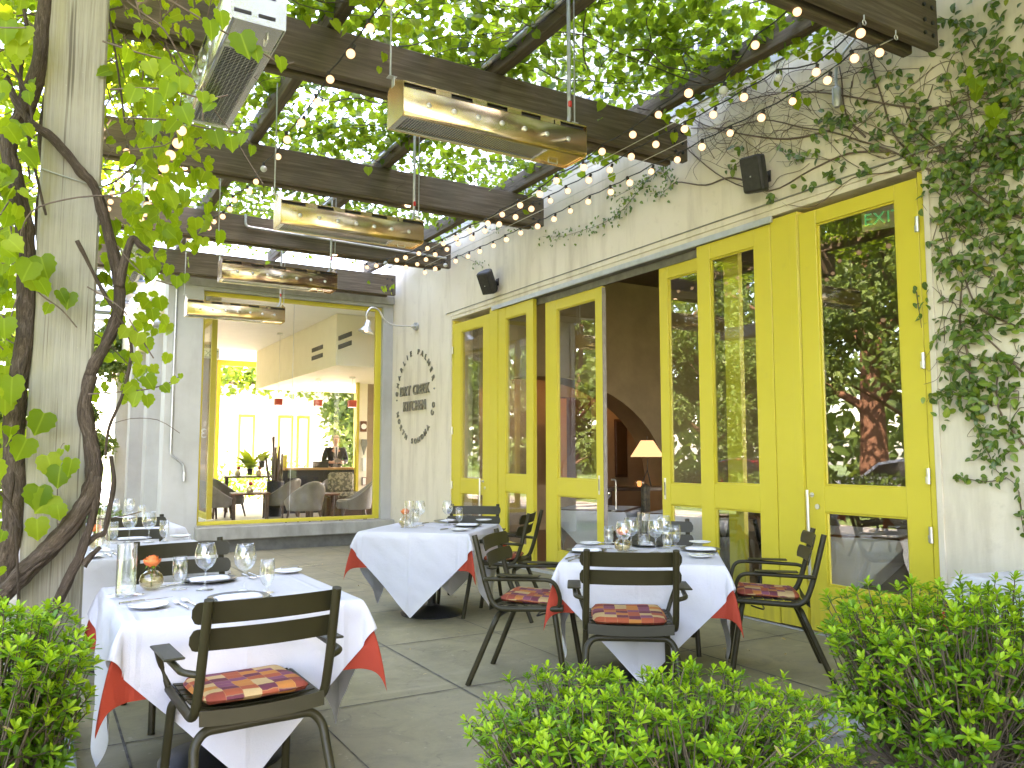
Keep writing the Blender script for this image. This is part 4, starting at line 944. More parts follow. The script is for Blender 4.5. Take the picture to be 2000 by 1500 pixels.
MB().rbox((0, 0, .79), (.62, .5, .03), b=.005).build('tray', 'red_wood', ts)
exit_sign(at(1725, 425, 'x', 6.4), R_(-70), 'green exit sign glowing behind the nearest wide door', .36)
# ================================================================== outdoor chairs
def make_chair():
    t = thing('garden_chair', 'x', 'chair', (0, 0, 0), 0, 'olive metal armchairs on the patio'); r = .0175
    for s in (-1, 1):
        p = fillet([(s*.232, -.345, .90), (s*.236, -.268, .60), (s*.238, -.215, .460), (s*.238, .215, .480)], .085, 7)
        MB().tube(p, r, 12).build('side_rail', 'chair_paint', t)
        p = fillet([(s*.240, -.275, .635), (s*.292, -.250, .645), (s*.300, .06, .657), (s*.296, .175, .655), (s*.262, .205, .55), (s*.240, .19, .484)], .055, 6)
        MB().tube(p, .0125, 10).build('arm_tube', 'chair_paint', t)
        MB().rbox((s*.300, -.045, .675), (.074, .26, .009), b=.004).build('armrest', 'chair_paint', t, bevel=.003)
        MB().tube(fillet([(s*.262, -.375, 0), (s*.236, -.215, .375), (s*.20, -.20, .418), (s*.0, -.195, .418)], .08, 8), r, 12).build('leg', 'chair_paint', t)
        MB().tube(fillet([(s*.250, .235, 0), (s*.232, .165, .425), (s*.20, .155, .450), (s*.0, .15, .450)], .08, 8), r, 12).build('leg', 'chair_paint', t)
    for zc, yb in ((.845, -.318), (.748, -.292)):
        mb = MB(); n = 48; hw = .270
        for i in range(n+1):
            x = -hw+2*hw*i/n; e = abs(x)/hw; y = yb+.012-.042*(1-e*e)*0+.046*(e*e)*0-.035*(1-e**2); hh = .040
            ed = max(0, (abs(x)-(hw-.026))/.026); k = hh-.026*(1-math.sqrt(max(0, 1-ed*ed)))
            tl = .25
            for (dy, dz) in ((0, -k), (0, k), (.006, k), (.006, -k)): mb.v.append((x, y+.032+dy-dz*tl, zc+dz))
        for i in range(n):
            for j in range(4): a = i*4+j; b = i*4+(j+1) % 4; mb.face((a, b, b+4, a+4))
        mb.face((3, 2, 1, 0)); mb.face((n*4, n*4+1, n*4+2, n*4+3))
        mb.build('back_slat', 'chair_paint', t)
    for k in range(7):
        y = -.19+.062*k; mb = MB(); n = 10
        for i in range(n+1):
            x = -.225+.45*i/n; z = .482-.014*(1-(x/.225)**2)+.004*k*.5
            for (dy, dz) in ((-.026, 0), (.026, 0), (.026, .006), (-.026, .006)): mb.v.append((x, y+dy, z+dz))
        for i in range(n):
            for j in range(4): a = i*4+j; b = i*4+(j+1) % 4; mb.face((a, a+4, b+4, b))
        mb.face((0, 1, 2, 3)); mb.face((n*4+3, n*4+2, n*4+1, n*4)); mb.build('seat_slat', 'chair_paint', t)
    mb = MB(); n = 14
    for i in range(n+1):
        x = -.228+.456*i/n; e = x/.228; z = .450-.012*(1-e*e)
        for (dy, dz) in ((0, 0), (.006, 0), (.012, .052), (.006, .052)): mb.v.append((x, -.252+dy, z+dz))
    for i in range(n):
        for j in range(4): a = i*4+j; b = i*4+(j+1) % 4; mb.face((a, b, b+4, a+4))
    mb.face((3, 2, 1, 0)); mb.face((n*4, n*4+1, n*4+2, n*4+3)); mb.build('rear_apron', 'chair_paint', t)
    mb = MB(); mb.tube(smooth([(-.18, .10, .44), (-.10, .02, .405), (.10, .02, .405), (.18, .10, .44)], 4), .005, 6); mb.build('strap', 'black_iron', t)
    return t
chair0 = make_chair()
def make_cushion():
    mb = MB(); n = 22; a, b, th = .205, .20, .022
    for side in (1, -1):
        o = len(mb.v)
        for i in range(n+1):
            for j in range(n+1):
                u, v = -1+2*i/n, -1+2*j/n; e = max(abs(u), abs(v)); rr = 1-.10*(abs(u)*abs(v))**4
                z = side*th*(max(0, 1-e**6))**.5*(1-.12*math.cos(u*2)*math.cos(v*2)); mb.v.append((u*a*rr, v*b*rr, z+.004*noise.noise((u*2, v*2, side))))
        for i in range(n):
            for j in range(n): q = (o+i*(n+1)+j, o+(i+1)*(n+1)+j, o+(i+1)*(n+1)+j+1, o+i*(n+1)+j+1); mb.face(q if side > 0 else q[::-1])
    o = mb.build('seat_cushion', 'patchwork', ang=180); return o
cush0 = make_cushion(); used = [0, 0]
def chair(bx, by, th, label, cushion=None):
    """bx, by: middle of the top of the back; th: heading of the chair in degrees (0 faces +Y)"""
    x = bx-.335*math.sin(R_(th)); y = by+.335*math.cos(R_(th)); z = fz(y)
    if used[0] == 0: chair0.location = (x, y, z); chair0.rotation_euler.z = R_(th); chair0['label'] = label; used[0] = 1
    else: dup(chair0, (x, y, z), R_(th), label)
    if cushion:
        c = cush0 if used[1] == 0 else cush0.copy()
        if used[1]: COL.objects.link(c)
        used[1] += 1; k = RZ(R_(th)) @ V((0, -.005, .508)); c.location = V((x, y, z))+k; c.rotation_euler = (R_(2), 0, R_(th)+(PI if used[1] % 2 else 0)); tag(c, cushion, 'cushion', 'patchwork seat cushions')
chair(.76, 2.98, 4, 'foreground olive armchair at the left front table, seen from behind', 'patchwork cushion on the foreground left armchair')
chair(2.70, 3.36, -35, 'olive armchair seen from behind at the table before the doors', 'patchwork cushion on the armchair seen from behind at the right table')
chair(2.53, 4.62, -136, 'olive armchair at the left of the right table, facing right', 'patchwork cushion on the right facing armchair between the tables')
chair(4.40, 3.56, 47, 'olive armchair by the nearest yellow door, facing left', 'striped looking cushion on the armchair by the nearest yellow door')
chair(4.17, 4.87, 142, 'olive armchair hidden behind the glasses of the right table')
chair(3.77, 6.02, 44, 'olive armchair by the far yellow doors, facing the middle table', 'patchwork cushion on the armchair by the far yellow doors')
chair(3.80, 7.20, 143, 'pale lit olive armchair at the far side of the middle table')
chair(.74, 5.10, 186, 'olive armchair across the left front table, facing the camera')
chair(.68, 7.33, 174, 'olive armchair at the back of the second left table')

# ================================================================== outdoor tables and cloths
def table(x, y, rz, k, nm):
    z = fz(y); t = thing('dining_table', nm[0], 'table', (x, y, z), R_(rz), 'cloth covered patio tables'); hs = .48
    MB().rbox((0, 0, .722), (.955, .955, .030), b=.006).build('table_top', 'dark_wood', t)
    MB().lathe([(.038, .03), (.038, .70), (.2, .706)], 18).build('pedestal', 'black_iron', t)
    MB().lathe([(.27, .0), (.275, .012), (.26, .022), (.16, .045), (.05, .075), (.045, .09)], 36).build('base', 'black_iron', t)
    drape('under_cloth', 'red_cloth', 1.55, 0, hs, .740, n=80, seed=k, flare=.07, pb=2.0, psim=41, label=nm[1], group='red under cloths', loc=(x, y, z), rz=rz)
    drape('tablecloth', 'white_cloth', 1.68, 45, hs, .740, n=130, seed=k+40, wseed=k, flare=.07, pb=9, psim=37, gap=.011, label=nm[2], group='white square tablecloths', loc=(x, y, z), rz=rz)
TZ = .7525
T1, T2, T3, T4, T5, T6 = (.794, 4.0, .8), (3.058, 6.60, -44.6), (3.446, 4.168, -41), (.58, 6.10, 1), (.70, 8.55, 3), (4.72, 2.02, -12)
for (x, y, rz), k, nm in ((T1, 1, 'left front'), (T2, 2, 'middle'), (T3, 3, 'right'), (T4, 4, 'second left'), (T5, 5, 'farthest left'), (T6, 6, 'ivy side')):
    dsc = {1: 'nearest table, at the left front', 2: 'table in the middle of the patio by the sign wall', 3: 'right table before the open doorway', 4: 'second table of the left row', 5: 'farthest table of the left row', 6: 'table at the right edge behind the shrub'}[k]
    table(x, y, rz, k, (dsc+', under cloths', 'red under cloth of the '+dsc, 'white tablecloth on the '+dsc))
# ---------------------------------------------------------------- tableware
PROTO = {}
def place(kind, maker, loc, label, group, rz=0.0):
    if kind not in PROTO:
        o = maker(); PROTO[kind] = o
    else:
        o = dup(PROTO[kind], loc) if PROTO[kind].children else PROTO[kind].copy()
        if not PROTO[kind].children: COL.objects.link(o)
    o.location = loc; o.rotation_euler = (0, 0, rz); o['label'] = label; o['group'] = group; return o
def mk_wine():
    return tag(MB().lathe([(.0, .003), (.040, .0015), (.042, .0025), (.018, .007), (.0055, .016), (.0042, .05), (.0045, .088), (.010, .097), (.030, .109), (.044, .128), (.0505, .152), (.049, .178), (.042, .205), (.0375, .222), (.0368, .2225), (.041, .205), (.048, .178), (.0495, .152), (.043, .129), (.029, .1105), (.0, .1)], 32, capb=False).build('wine_glass', 'wine_glass_clear', ang=180), 'x', 'wine glass')
def mk_water():
    return tag(MB().lathe([(.0, .003), (.034, .0015), (.035, .003), (.012, .010), (.007, .020), (.009, .030), (.022, .040), (.031, .060), (.034, .085), (.033, .120), (.031, .155), (.0303, .155), (.0323, .12), (.033, .085), (.030, .061), (.021, .042), (.0, .034)], 28, capb=False).build('water_glass', 'wine_glass_clear', ang=180), 'x', 'water glass')
def mk_hurricane():
    t = thing('candle_cylinder', 'x', 'candle holder')
    MB().lathe([(.0, .006), (.075, .004), (.078, .006), (.045, .012), (.043, .014), (.043, .235), (.0405, .235), (.0405, .016), (.0, .014)], 32, capb=False).build('glass_cylinder', 'wine_glass_clear', t)
    MB().lathe([(.0, .016), (.022, .018), (.034, .038), (.030, .062), (.012, .074), (.010, .084)], 20, capb=False).build('oil_lamp', 'wine_glass_clear', t)
    mb = MB(); mb.tube([V((.012*math.cos(a), 0, .094+.012*math.sin(a))) for a in np.linspace(0, 6.28, 14)], .002, 6); mb.build('ring', 'wine_glass_clear', t); return t
def mk_budvase():
    t = thing('bud_vase', 'x', 'vase')
    MB().lathe([(.012, .001), (.035, .005), (.052, .025), (.055, .045), (.048, .070), (.026, .088), (.016, .092), (.018, .102), (.0165, .102), (.0145, .092), (.025, .085), (.046, .068), (.053, .045), (.05, .026), (.0, .006)], 26, capb=False).build('glass_globe', 'vase_gold', t, ang=180)
    MB().lathe([(.0, .006), (.034, .008), (.050, .027), (.0525, .045), (.050, .052), (.0, .052)], 22, capb=False).build('water', 'water', t)
    f = MB(); rr = random.Random(5)
    for ring, (n, rad, h0, lean, sz) in enumerate(((3, .008, .120, .3, .040), (4, .014, .116, .55, .041), (5, .020, .112, .9, .038))):
        for k in range(n):
            a = 2*PI*k/n+ring*.6; o = len(f.v); d = V((math.cos(a), math.sin(a), 0)); sd = V((-d.y, d.x, 0))
            for i in range(5):
                v = i/4
                for j in range(5):
                    u = -1+.5*j; w = sz*.62*(.35+.65*math.sin(PI*(.10+.62*v))); out_ = rad+lean*.020*math.sin(PI*v*.75)+.006*lean*v**3*1.5-.013*u*u*(1-.2*lean); p = d*out_+sd*(u*w)+V((0, 0, h0+sz*1.05*v*(1-.06*ring)-.006*u*u)); f.v.append(tuple(p))
            for i in range(4):
                for j in range(4): q = o+i*5+j; f.face((q, q+1, q+6, q+5))
    f.build('flower', 'rose', t, ang=180)
    MB().tube([(.0, 0, .01), (.004, .0, .07), (.0, 0, .125)], .003, 6).build('stem', 'green_stem', t)
    leaves('sepals', [(0, 0, .122)]*5, [(math.cos(a), math.sin(a), -.3) for a in (0, 1.3, 2.5, 3.8, 5.0)], [(0, 0, 1)]*5, [.040]*5, 'shrub', 'shrub_leaf', t); return t
def mk_plate():
    return tag(MB().lathe([(.0, .004), (.045, .003), (.055, .004), (.078, .014), (.0775, .0165), (.054, .008), (.0, .0075)], 36, capb=False).build('side_plate', 'ceramic', ang=60), 'x', 'plate')
def mk_setting():
    t = thing('place_setting_plate', 'x', 'plate')
    MB().lathe([(.0, .004), (.075, .003), (.09, .004), (.134, .014), (.1335, .017), (.09, .008), (.0, .0075)], 44, capb=False).build('charger_plate', 'charger', t, ang=60)
    mb = MB()
    for i in range(13):
        for j in range(9):
            u, v = -1+2*i/12, -1+2*j/8; mb.v.append((u*.098, v*.048, .012+.014*(1-u**6*.5)*(1-v**4)+.002*noise.noise((u*4, v*4, 3))))
    for i in range(12):
        for j in range(8): a = i*9+j; mb.face((a, a+9, a+10, a+1))
    o = mb.build('folded_napkin', 'linen', t, ang=180); so = o.modifiers.new('s', 'SOLIDIFY'); so.thickness = .010; return t
def mk_fork():
    mb = MB(); mb.tube([(0, -.095, .004), (0, -.04, .006), (0, .03, .007), (0, .045, .004)], [.0055, .004, .003, .0045], 8)
    for k in range(4): x = -.0105+.007*k; mb.tube([(x*.5, .043, .004), (x, .055, .005), (x, .098, .009)], [.003, .0022, .0014], 6)
    mb.rbox((0, .050, .004), (.024, .012, .003), b=.001); return tag(mb.build('fork', 'cutlery'), 'x', 'fork')
def mk_knife():
    mb = MB(); mb.tube([(0, -.11, .005), (0, -.02, .006), (0, -.005, .005)], [.0065, .005, .004], 8); mb.prism([(-.002, -.01), (.0085, -.01), (.0095, .08), (.0, .115), (-.003, .08)], .004, .0055); return tag(mb.build('knife', 'cutlery', bevel=.0006), 'x', 'knife')
def loc_on(p, t, dz=0.0): return (p[0], p[1], TZ+fz(t[1])+.0015+dz)
G = {'wine': ('wine glasses on the patio tables', mk_wine), 'water': ('water glasses on the patio tables', mk_water), 'hur': ('glass candle cylinders on the tables', mk_hurricane), 'vase': ('bud vases with a coral rose', mk_budvase), 'plate': ('small side plates on the tables', mk_plate), 'set': ('napkin plates set on the tables', mk_setting), 'fork': ('forks on the tables', mk_fork), 'knife': ('knives on the tables', mk_knife)}
def put(kind, px, py, t, label, rz=None, dz=0.0, xy=None):
    p = at(px, py, 'z', TZ) if xy is None else V((*xy, 0))
    if rz is None: rz = R_(t[2])
    else: rz = R_(rz)
    return place(kind, G[kind][1], loc_on(p, t, dz), label, G[kind][0], rz)
# left front table
put('hur', 245, 1165, T1, 'glass candle cylinder on the left front table'); put('vase', 295, 1152, T1, 'bud vase with coral rose on the left front table', 60)
put('water', 350, 1152, T1, 'left water glass on the left front table'); put('wine', 400, 1153, T1, 'left wine glass on the left front table'); put('wine', 477, 1156, T1, 'right wine glass on the left front table'); put('water', 521, 1158, T1, 'right water glass on the left front table')
put('plate', 290, 1188, T1, 'side plate with a knife at the front left of the left front table'); put('knife', 285, 1183, T1, 'knife lying across the front side plate of the left front table', -75, .018)
put('set', 408, 1136, T1, 'napkin plate at the back of the left front table', 5); put('plate', 562, 1119, T1, 'side plate at the back right corner of the left front table'); put('knife', 585, 1115, T1, 'knife on the back right side plate of the left front table', -80, .018)
put('set', 466, 1172, T1, 'napkin plate at the front of the left front table, behind the chair back', 3)
put('fork', 354, 1184, T1, 'left fork of the two at the front of the left front table', 8); put('fork', 371, 1180, T1, 'right fork of the two at the front of the left front table', 8); put('fork', 484, 1128, T1, 'left fork of the two at the back of the left front table', 185); put('fork', 497, 1126, T1, 'right fork of the two at the back of the left front table', 185)
put('knife', 325, 1146, T1, 'knife beside the rose vase on the left front table', 100); put('knife', 512, 1162, T1, 'knife by the chair back on the left front table', 8)
# middle table
put('hur', 799, 1031, T2, 'glass candle cylinder on the middle table'); put('vase', 791, 1029, T2, 'bud vase with coral rose on the middle table', 20); put('wine', 820, 1027, T2, 'left wine glass on the middle table'); put('wine', 874, 1026, T2, 'right wine glass on the middle table'); put('water', 811, 1028, T2, 'left water glass on the middle table'); put('water', 897, 1025, T2, 'right water glass on the middle table')
put('set', 874, 1020, T2, 'napkin plate at the back of the middle table', 40); put('set', 913, 1028, T2, 'napkin plate at the right of the middle table', -40); put('plate', 945, 1018, T2, 'side plate at the right corner of the middle table'); put('plate', 897, 1037, T2, 'side plate at the front corner of the middle table')
put('knife', 838, 1022, T2, 'knife left of the back napkin plate on the middle table', -60); put('knife', 876, 1034, T2, 'knife left of the right napkin plate on the middle table', -65); put('fork', 914, 1035, T2, 'fork by the front side plate of the middle table', -70)
# right table
put('vase', 1216, 1078, T3, 'bud vase with coral rose on the right table', 30); put('hur', 1258, 1068, T3, 'glass candle cylinder on the right table')
for kd, px, py, lb in (('water', 1189, 1072, 'leftmost water glass on the right table'), ('wine', 1218, 1086, 'front left wine glass on the right table'), ('wine', 1233, 1076, 'back left wine glass on the right table'), ('wine', 1281, 1080, 'front right wine glass on the right table'), ('wine', 1298, 1071, 'back right wine glass on the right table'), ('water', 1304, 1080, 'water glass before the right hand wine glasses of the right table'), ('water', 1320, 1069, 'rightmost water glass on the right table')): put(kd, px, py, T3, lb)
put('set', 1146, 1078, T3, 'napkin plate at the left of the right table', -35); put('set', 1263, 1066, T3, 'napkin plate behind the candle cylinder on the right table', 50); put('set', 1368, 1076, T3, 'napkin plate at the right of the right table', -40); put('plate', 1368, 1089, T3, 'side plate with butter knife at the front right of the right table'); put('knife', 1366, 1088, T3, 'knife on the front right side plate of the right table', 10, .018); put('plate', 1367, 1062, T3, 'side plate at the back right corner of the right table'); put('plate', 1153, 1064, T3, 'side plate at the back left corner of the right table')
put('knife', 1174, 1062, T3, 'knife on the back left of the right table', 60); put('fork', 1118, 1090, T3, 'left fork of the two at the left edge of the right table', -60); put('fork', 1124, 1094, T3, 'right fork of the two at the left edge of the right table', -60); put('set', 1200, 1096, T3, 'napkin plate hidden behind the chair back at the right table', -40)
# second and farthest left tables
for kd, px, py, lb in (('water', 220, 1062, 'left water glass on the second left table'), ('wine', 252, 1060, 'left wine glass on the second left table'), ('wine', 290, 1060, 'right wine glass on the second left table'), ('water', 320, 1058, 'right water glass on the second left table'), ('hur', 200, 1076, 'glass candle cylinder on the second left table')): put(kd, px, py, T4, lb)
put('vase', 186, 1070, T4, 'bud vase with coral rose on the second left table', 40); put('set', 258, 1056, T4, 'napkin plate at the back of the second left table', 0); put('plate', 175, 1090, T4, 'side plate at the left of the second left table'); put('plate', 352, 1050, T4, 'side plate at the right of the second left table'); put('fork', 212, 1085, T4, 'left fork at the front of the second left table', 5); put('fork', 224, 1083, T4, 'right fork at the front of the second left table', 5); put('set', 300, 1078, T4, 'napkin plate at the front of the second left table', 0)
for kd, px, py, lb in (('water', 204, 1016, 'left water glass on the farthest left table'), ('wine', 223, 1012, 'left wine glass on the farthest left table'), ('wine', 252, 1012, 'right wine glass on the farthest left table'), ('water', 276, 1012, 'right water glass on the farthest left table')): put(kd, px, py, T5, lb)
put('set', 240, 1008, T5, 'napkin plate on the farthest left table', 0)

for px, d, lb in ((1150, 10.25, 'left wine glass on the indoor table by the open doorway'), (1163, 10.0, 'middle wine glass on the indoor table by the open doorway'), (1184, 10.1, 'right wine glass on the indoor table by the open doorway'), (1176, 10.35, 'rear wine glass on the indoor table by the open doorway')):
    place('wine', mk_wine, gpos(px, d, .747), lb, 'wine glasses indoors', 0)
# ================================================================== overhead heaters
def make_heater(steel='steel_gold'):
    t = thing('patio_heater', 'x', 'heater', (0, 0, 0), 0, 'long steel heaters hung under the pergola'); L, D, Hh = 1.27, .245, .165
    mb = MB()
    pr = [(.0, .028), (.006, .010), (.022, 0)]                       # rounded lower front edge
    o = len(mb.v); prof = [(.030, .012), (.022, .0), (.006, .010), (.0, .028), (.0, Hh), (.003, Hh+.004)]
    for (y, z) in prof: mb.v += [(0, y, z), (L, y, z)]
    for i in range(len(prof)-1): a = o+2*i; mb.face((a, a+1, a+3, a+2))
    mb.box(0, L, D-.004, D, .0, Hh+.02)
    o_ = mb.build('front_panel', steel, t); so = o_.modifiers.new('s', 'SOLIDIFY'); so.thickness = .002
    for x in (0, L): 
        mb = MB(); s = -1 if x == 0 else 1
        mb.prism([(.0, .012), (.02, .0), (D, .0), (D, Hh+.055), (D*.72, Hh+.105), (D*.58, Hh+.105), (.0, Hh+.04)], 0, .003, Matrix(((0, 0, s, x), (1, 0, 0, 0), (0, 1, 0, 0), (0, 0, 0, 1)))); mb.build('end_plate', steel, t)
    mb = MB(); mb.box(.004, L-.004, .010, D*.5, Hh+.034, Hh+.038); mb.box(.003, L-.003, .0, .012, Hh+.030, Hh+.040)
    for k in range(4): x = .20+k*.24; mb.box(x, x+.10, .002, .006, Hh+.004, Hh+.030)
    mb.box(L-.24, L-.20, .002, .006, Hh+.004, Hh+.030); mb.build('hood', steel, t)
    MB().box(.004, L-.004, .02, D-.006, Hh-.01, Hh+.028).build('burner_box', 'grille_black', t)
    MB().box(.004, L-.004, .012, .014, Hh+.002, Hh+.012).build('reflector_lip', 'steel_burnt', t)
    MB().box(.03, L-.27, .035, D-.03, .030, .034).build('burner_plate', 'grille_black', t)
    mb = MB()
    for k in range(58): x = .04+k*(L-.32)/57; mb.box(x-.0022, x+.0022, .034, D-.03, .010, .014)
    for k in range(9): y = .045+k*.021; mb.box(.035, L-.275, y-.0016, y+.0016, .014, .017)
    mb.build('grille', 'steel_plain', t)
    mb = MB(); mb.box(.0, .035, .030, D-.004, .004, .012); mb.box(.035, L-.27, .022, .034, .003, .012); mb.box(.035, L-.27, D-.03, D-.004, .003, .012); mb.box(L-.275, L-.262, .022, D-.004, .002, .012); mb.build('grille_frame', 'steel_plain', t)
    MB().box(L-.26, L-.004, .022, D-.006, .010, .014).build('access_panel', steel, t)
    mb = MB(); mb.tube(fillet([(L-.17, .19, .012), (L-.17, .19, -.006), (L-.10, .19, -.006), (L-.10, .19, .012)], .008), .005, 6); mb.build('panel_handle', 'lamp_metal', t)
    for k in range(7):
        x = .155+k*.162; mb = MB(); mb.lathe([(.017, 0), (.015, .007), (.008, .010)], 12, (0, 0, 0), Matrix.Translation((x, 0, .088)) @ Matrix.Rotation(PI/2, 4, 'X'), capt=True); mb.build('rivet', 'lamp_metal', t)
    for x in (.0, L):
        mb = MB(); s = 1 if x else -1
        mb.tube([(x+s*.02, D*.65, Hh+.12), (x+s*.02, D*.65, 4.55-3.30)], .0055, 6); mb.rbox((x+s*.012, D*.65, Hh+.118), (.05, .045, .004), b=.001); mb.rbox((x+s*.003, D*.65, Hh+.09), (.004, .045, .055), b=.001); mb.build('hanger', 'galvanised', t)
    mb = MB(); mb.tube(fillet([(L-.16, .15, Hh+.02), (L-.06, .15, Hh+.06), (L-.03, .15, Hh+.13), (L-.03, .15, 4.60-3.30)], .08), .013, 8); mb.build('supply_pipe', 'galvanised', t)
    MB().rbox((L-.03, .145, .40), (.022, .034, .045), b=.006).build('valve', 'red_plastic', t); return t
h0 = make_heater(); h0.location = (1.70, 4.10, 3.315); h0.rotation_euler = (0, 0, 0); h0['label'] = 'nearest long gold steel heater, hung in the middle of the pergola'
dup(h0, (1.63, 6.50, 3.285), 0, 'second long gold steel heater from the camera, across the pergola'); 
h3 = make_heater('steel_burnt'); h3.location = (1.62, 8.90, 3.285); h3['label'] = 'third long heater, scorched dark brown on its front'
dup(h0, (1.60, 11.10, 3.225), 0, 'farthest long steel heater, before the big window')
h1 = make_heater('steel_plain'); h1.location = (.635, 4.78, 3.30); h1.rotation_euler = (0, 0, R_(-90)); h1['label'] = 'steel heater seen end on above the post, near the top left'
h5 = dup(h1, (.62, 9.75, 3.30), R_(-90), 'far steel heater seen end on, left of the scorched one')
for h, nm in ((h1, 0), (h5, 1)):
    for c in h.children:
        if c.name.startswith('end_plate') and abs(c.data.vertices[0].co.x-1.27) < .02 and len(c.children) == 0:
            mb = MB()
            for (y, z) in ((.055, .155), (.055, .195), (.16, .155), (.16, .195), (.055, .06), (.16, .06)): mb.rbox((1.274, y, z-.02), (.004, .075, .017), b=.0017)
            mb.build('vent_slots', 'grille_black', c)

# ================================================================== string lights
def light_string(label, pl, pts, offs=(), cable=False, lead=None):
    """pl: (axis, value) plane the string hangs in; pts: pixels of its bulbs"""
    P = [at(x, y, *pl) for x, y in pts]; s = thing('string_lights', label, 'string lights', P[0], 0, 'globe string lights under the pergola'); o = V(P[0]); Q = [p-o+V((0, 0, .062)) for p in P]
    if lead: Q0 = [V(l)-o for l in lead]
    else: Q0 = []
    line = []
    for a, b in zip(Q, Q[1:]): line += [a, (a+b)/2+V((0, 0, -.012))]
    MB().tube(Q0+line+[Q[-1]], .0058, 5).build('cord', 'cord', s)
    if cable: MB().tube([Q0[0] if Q0 else Q[0]+V((0, 0, .03)), (Q[0]+Q[-1])/2+V((0, 0, -.0)), Q[-1]+V((0, 0, .03))], .004, 5).build('steel_cable', 'cable', s)
    for i, q in enumerate(Q):
        on = i not in offs
        if 'b1' not in PROTO:
            b = MB().ball((0, 0, 0), .030, 14, 10).build('bulb', 'bulb_glow', s); PROTO['b1'] = b; b2 = MB().ball((0, 0, 0), .030, 14, 10); PROTO['b0'] = None
            sk = MB().lathe([(.010, .024), (.013, .034), (.013, .062), (.008, .066)], 10, capb=False, capt=True).build('socket', 'cord', b); PROTO['sk'] = sk; b.location = q+V((0, 0, -.062))
        else:
            if on: b = PROTO['b1'].copy()
            else:
                if PROTO['b0'] is None: b = MB().ball((0, 0, 0), .030, 14, 10).build('bulb', 'bulb_off'); PROTO['b0'] = b; COL.objects.unlink(b)
                else: b = PROTO['b0'].copy()
                b['label'] = 'unlit white globe bulb'
            COL.objects.link(b); b.parent = s; b.location = q+V((0, 0, -.062)); k = PROTO['sk'].copy(); COL.objects.link(k); k.parent = b
        b.rotation_euler = (rnd.uniform(-.4, .4), rnd.uniform(-.4, .4), 0); k_ = rnd.uniform(.9, 1.08); b.scale = (k_, k_, k_)
SA = [(1718, 103), (1669, 114), (1616, 157), (1548, 198), (1487, 230), (1426, 260), (1371, 287), (1323, 312), (1272, 335), (1230, 357), (1193, 375), (1149, 394), (1114, 412), (1082, 428), (1050, 442), (1017, 455), (989, 468), (964, 480), (937, 491), (914, 501), (890, 510), (870, 518), (850, 525), (830, 532)]
SB = [(1681, 65), (1594, 141), (1520, 152), (1453, 190), (1393, 224), (1337, 252), (1281, 282), (1233, 306), (1191, 332), (1150, 352), (1109, 373), (1075, 392), (1038, 408), (1007, 424), (975, 438), (947, 451), (922, 465), (895, 476), (873, 487), (850, 497), (832, 507), (815, 516), (793, 522)]
SC_ = [(1557, 23), (1475, 88), (1413, 177), (1345, 182), (1286, 224), (1236, 263), (1176, 296), (1140, 327), (1087, 353), (1054, 379), (1016, 401), (981, 419), (953, 436), (917, 451), (891, 465), (866, 476), (835, 485), (818, 495), (792, 503), (775, 508), (753, 514), (735, 519), (717, 522)]
SD = [(762, 0), (723, 55), (685, 105), (645, 155), (620, 200), (589, 240), (561, 273), (543, 306), (515, 330), (500, 355), (487, 374), (458, 391), (449, 409), (435, 423), (418, 433), (408, 445), (391, 453), (381, 460), (368, 466)]
SE = [(323, 38), (313, 94), (302, 138), (354, 255), (347, 280), (333, 303), (320, 328), (311, 349), (299, 368), (297, 385), (289, 402), (282, 416), (274, 430)]
SF = [(247, 296), (244, 320), (233, 341), (229, 362), (219, 378), (216, 394), (212, 408)]
light_string('string of globe lights nearest the wall, starting at the lower hook by the ivy', ('x', 4.70), SA, (21,), True, [at(1748, 74, 'x', 4.70)])
light_string('middle one of the three globe light strings along the wall', ('x', 4.36), SB, (2,), True, [at(1687, 46, 'x', 4.36)])
light_string('globe light string farthest from the wall of the three, ending top right', ('x', 3.95), SC_, (2, 20), False)
light_string('globe light string running down the middle, left of the nearest heater', ('x', 1.66), SD, (8,), False, [at(790, -50, 'x', 1.66)])
light_string('globe light string on the left among the vine leaves', ('x', .62), SE, (), False, [at(326, -30, 'x', .62)])
light_string('short globe light string farthest left, beside the post', ('x', .56), SF, (), False)
for x, y, lb in ((1750, 73, 'steel eye hook holding the lower light string'), (1688, 44, 'steel eye hook holding the middle light string')):
    p = at(x, y, 'x', 4.70 if x > 1700 else 4.36); mb = MB(); mb.tube([V((.016*math.cos(a), 0, .016*math.sin(a))) for a in np.linspace(0, 6.28, 16)], .0035, 6); mb.tube([(0, 0, .016), (0, .0, .05)], .004, 6); o = mb.build('eye_hook', 'lamp_metal'); o.location = p; tag(o, lb, 'hook', 'eye hooks under the nearest beam')

# ================================================================== wall things
def speaker(px, py, rz, tl, label, s=1.0):
    p = at(px, py, 'x', WX-.14); t = thing('wall_speaker', label, 'speaker', p, 0, 'black loudspeakers on the wall'); k = Matrix.Rotation(R_(rz), 4, 'Z') @ Matrix.Rotation(R_(tl), 4, 'Y')
    mb = MB(); pr = [(-.10*s, -.085*s), (-.10*s, .08*s), (-.03*s, .095*s), (.07*s, .045*s), (.07*s, -.045*s), (-.03*s, -.095*s)]; mb.prism(pr, -.135*s, .135*s, k); mb.build('cabinet', 'black_plastic', t, bevel=.022)
    mb = MB(); mb.rbox((-.104*s, 0, 0), (.012, .145*s, .25*s), k, .006); mb.build('speaker_grille', 'grille_black', t, bevel=.004)
    mb = MB(); mb.rbox((-.112*s, 0, -.02*s), (.003, .012, .012), k, .001); mb.build('badge', 'galvanised', t)
    mb = MB(); mb.tube([(.05*s, 0, 0), (.139, 0, 0)], .022, 8); mb.rbox((.132, 0, 0), (.014, .07, .10), b=.003); mb.build('bracket', 'black_plastic', t)
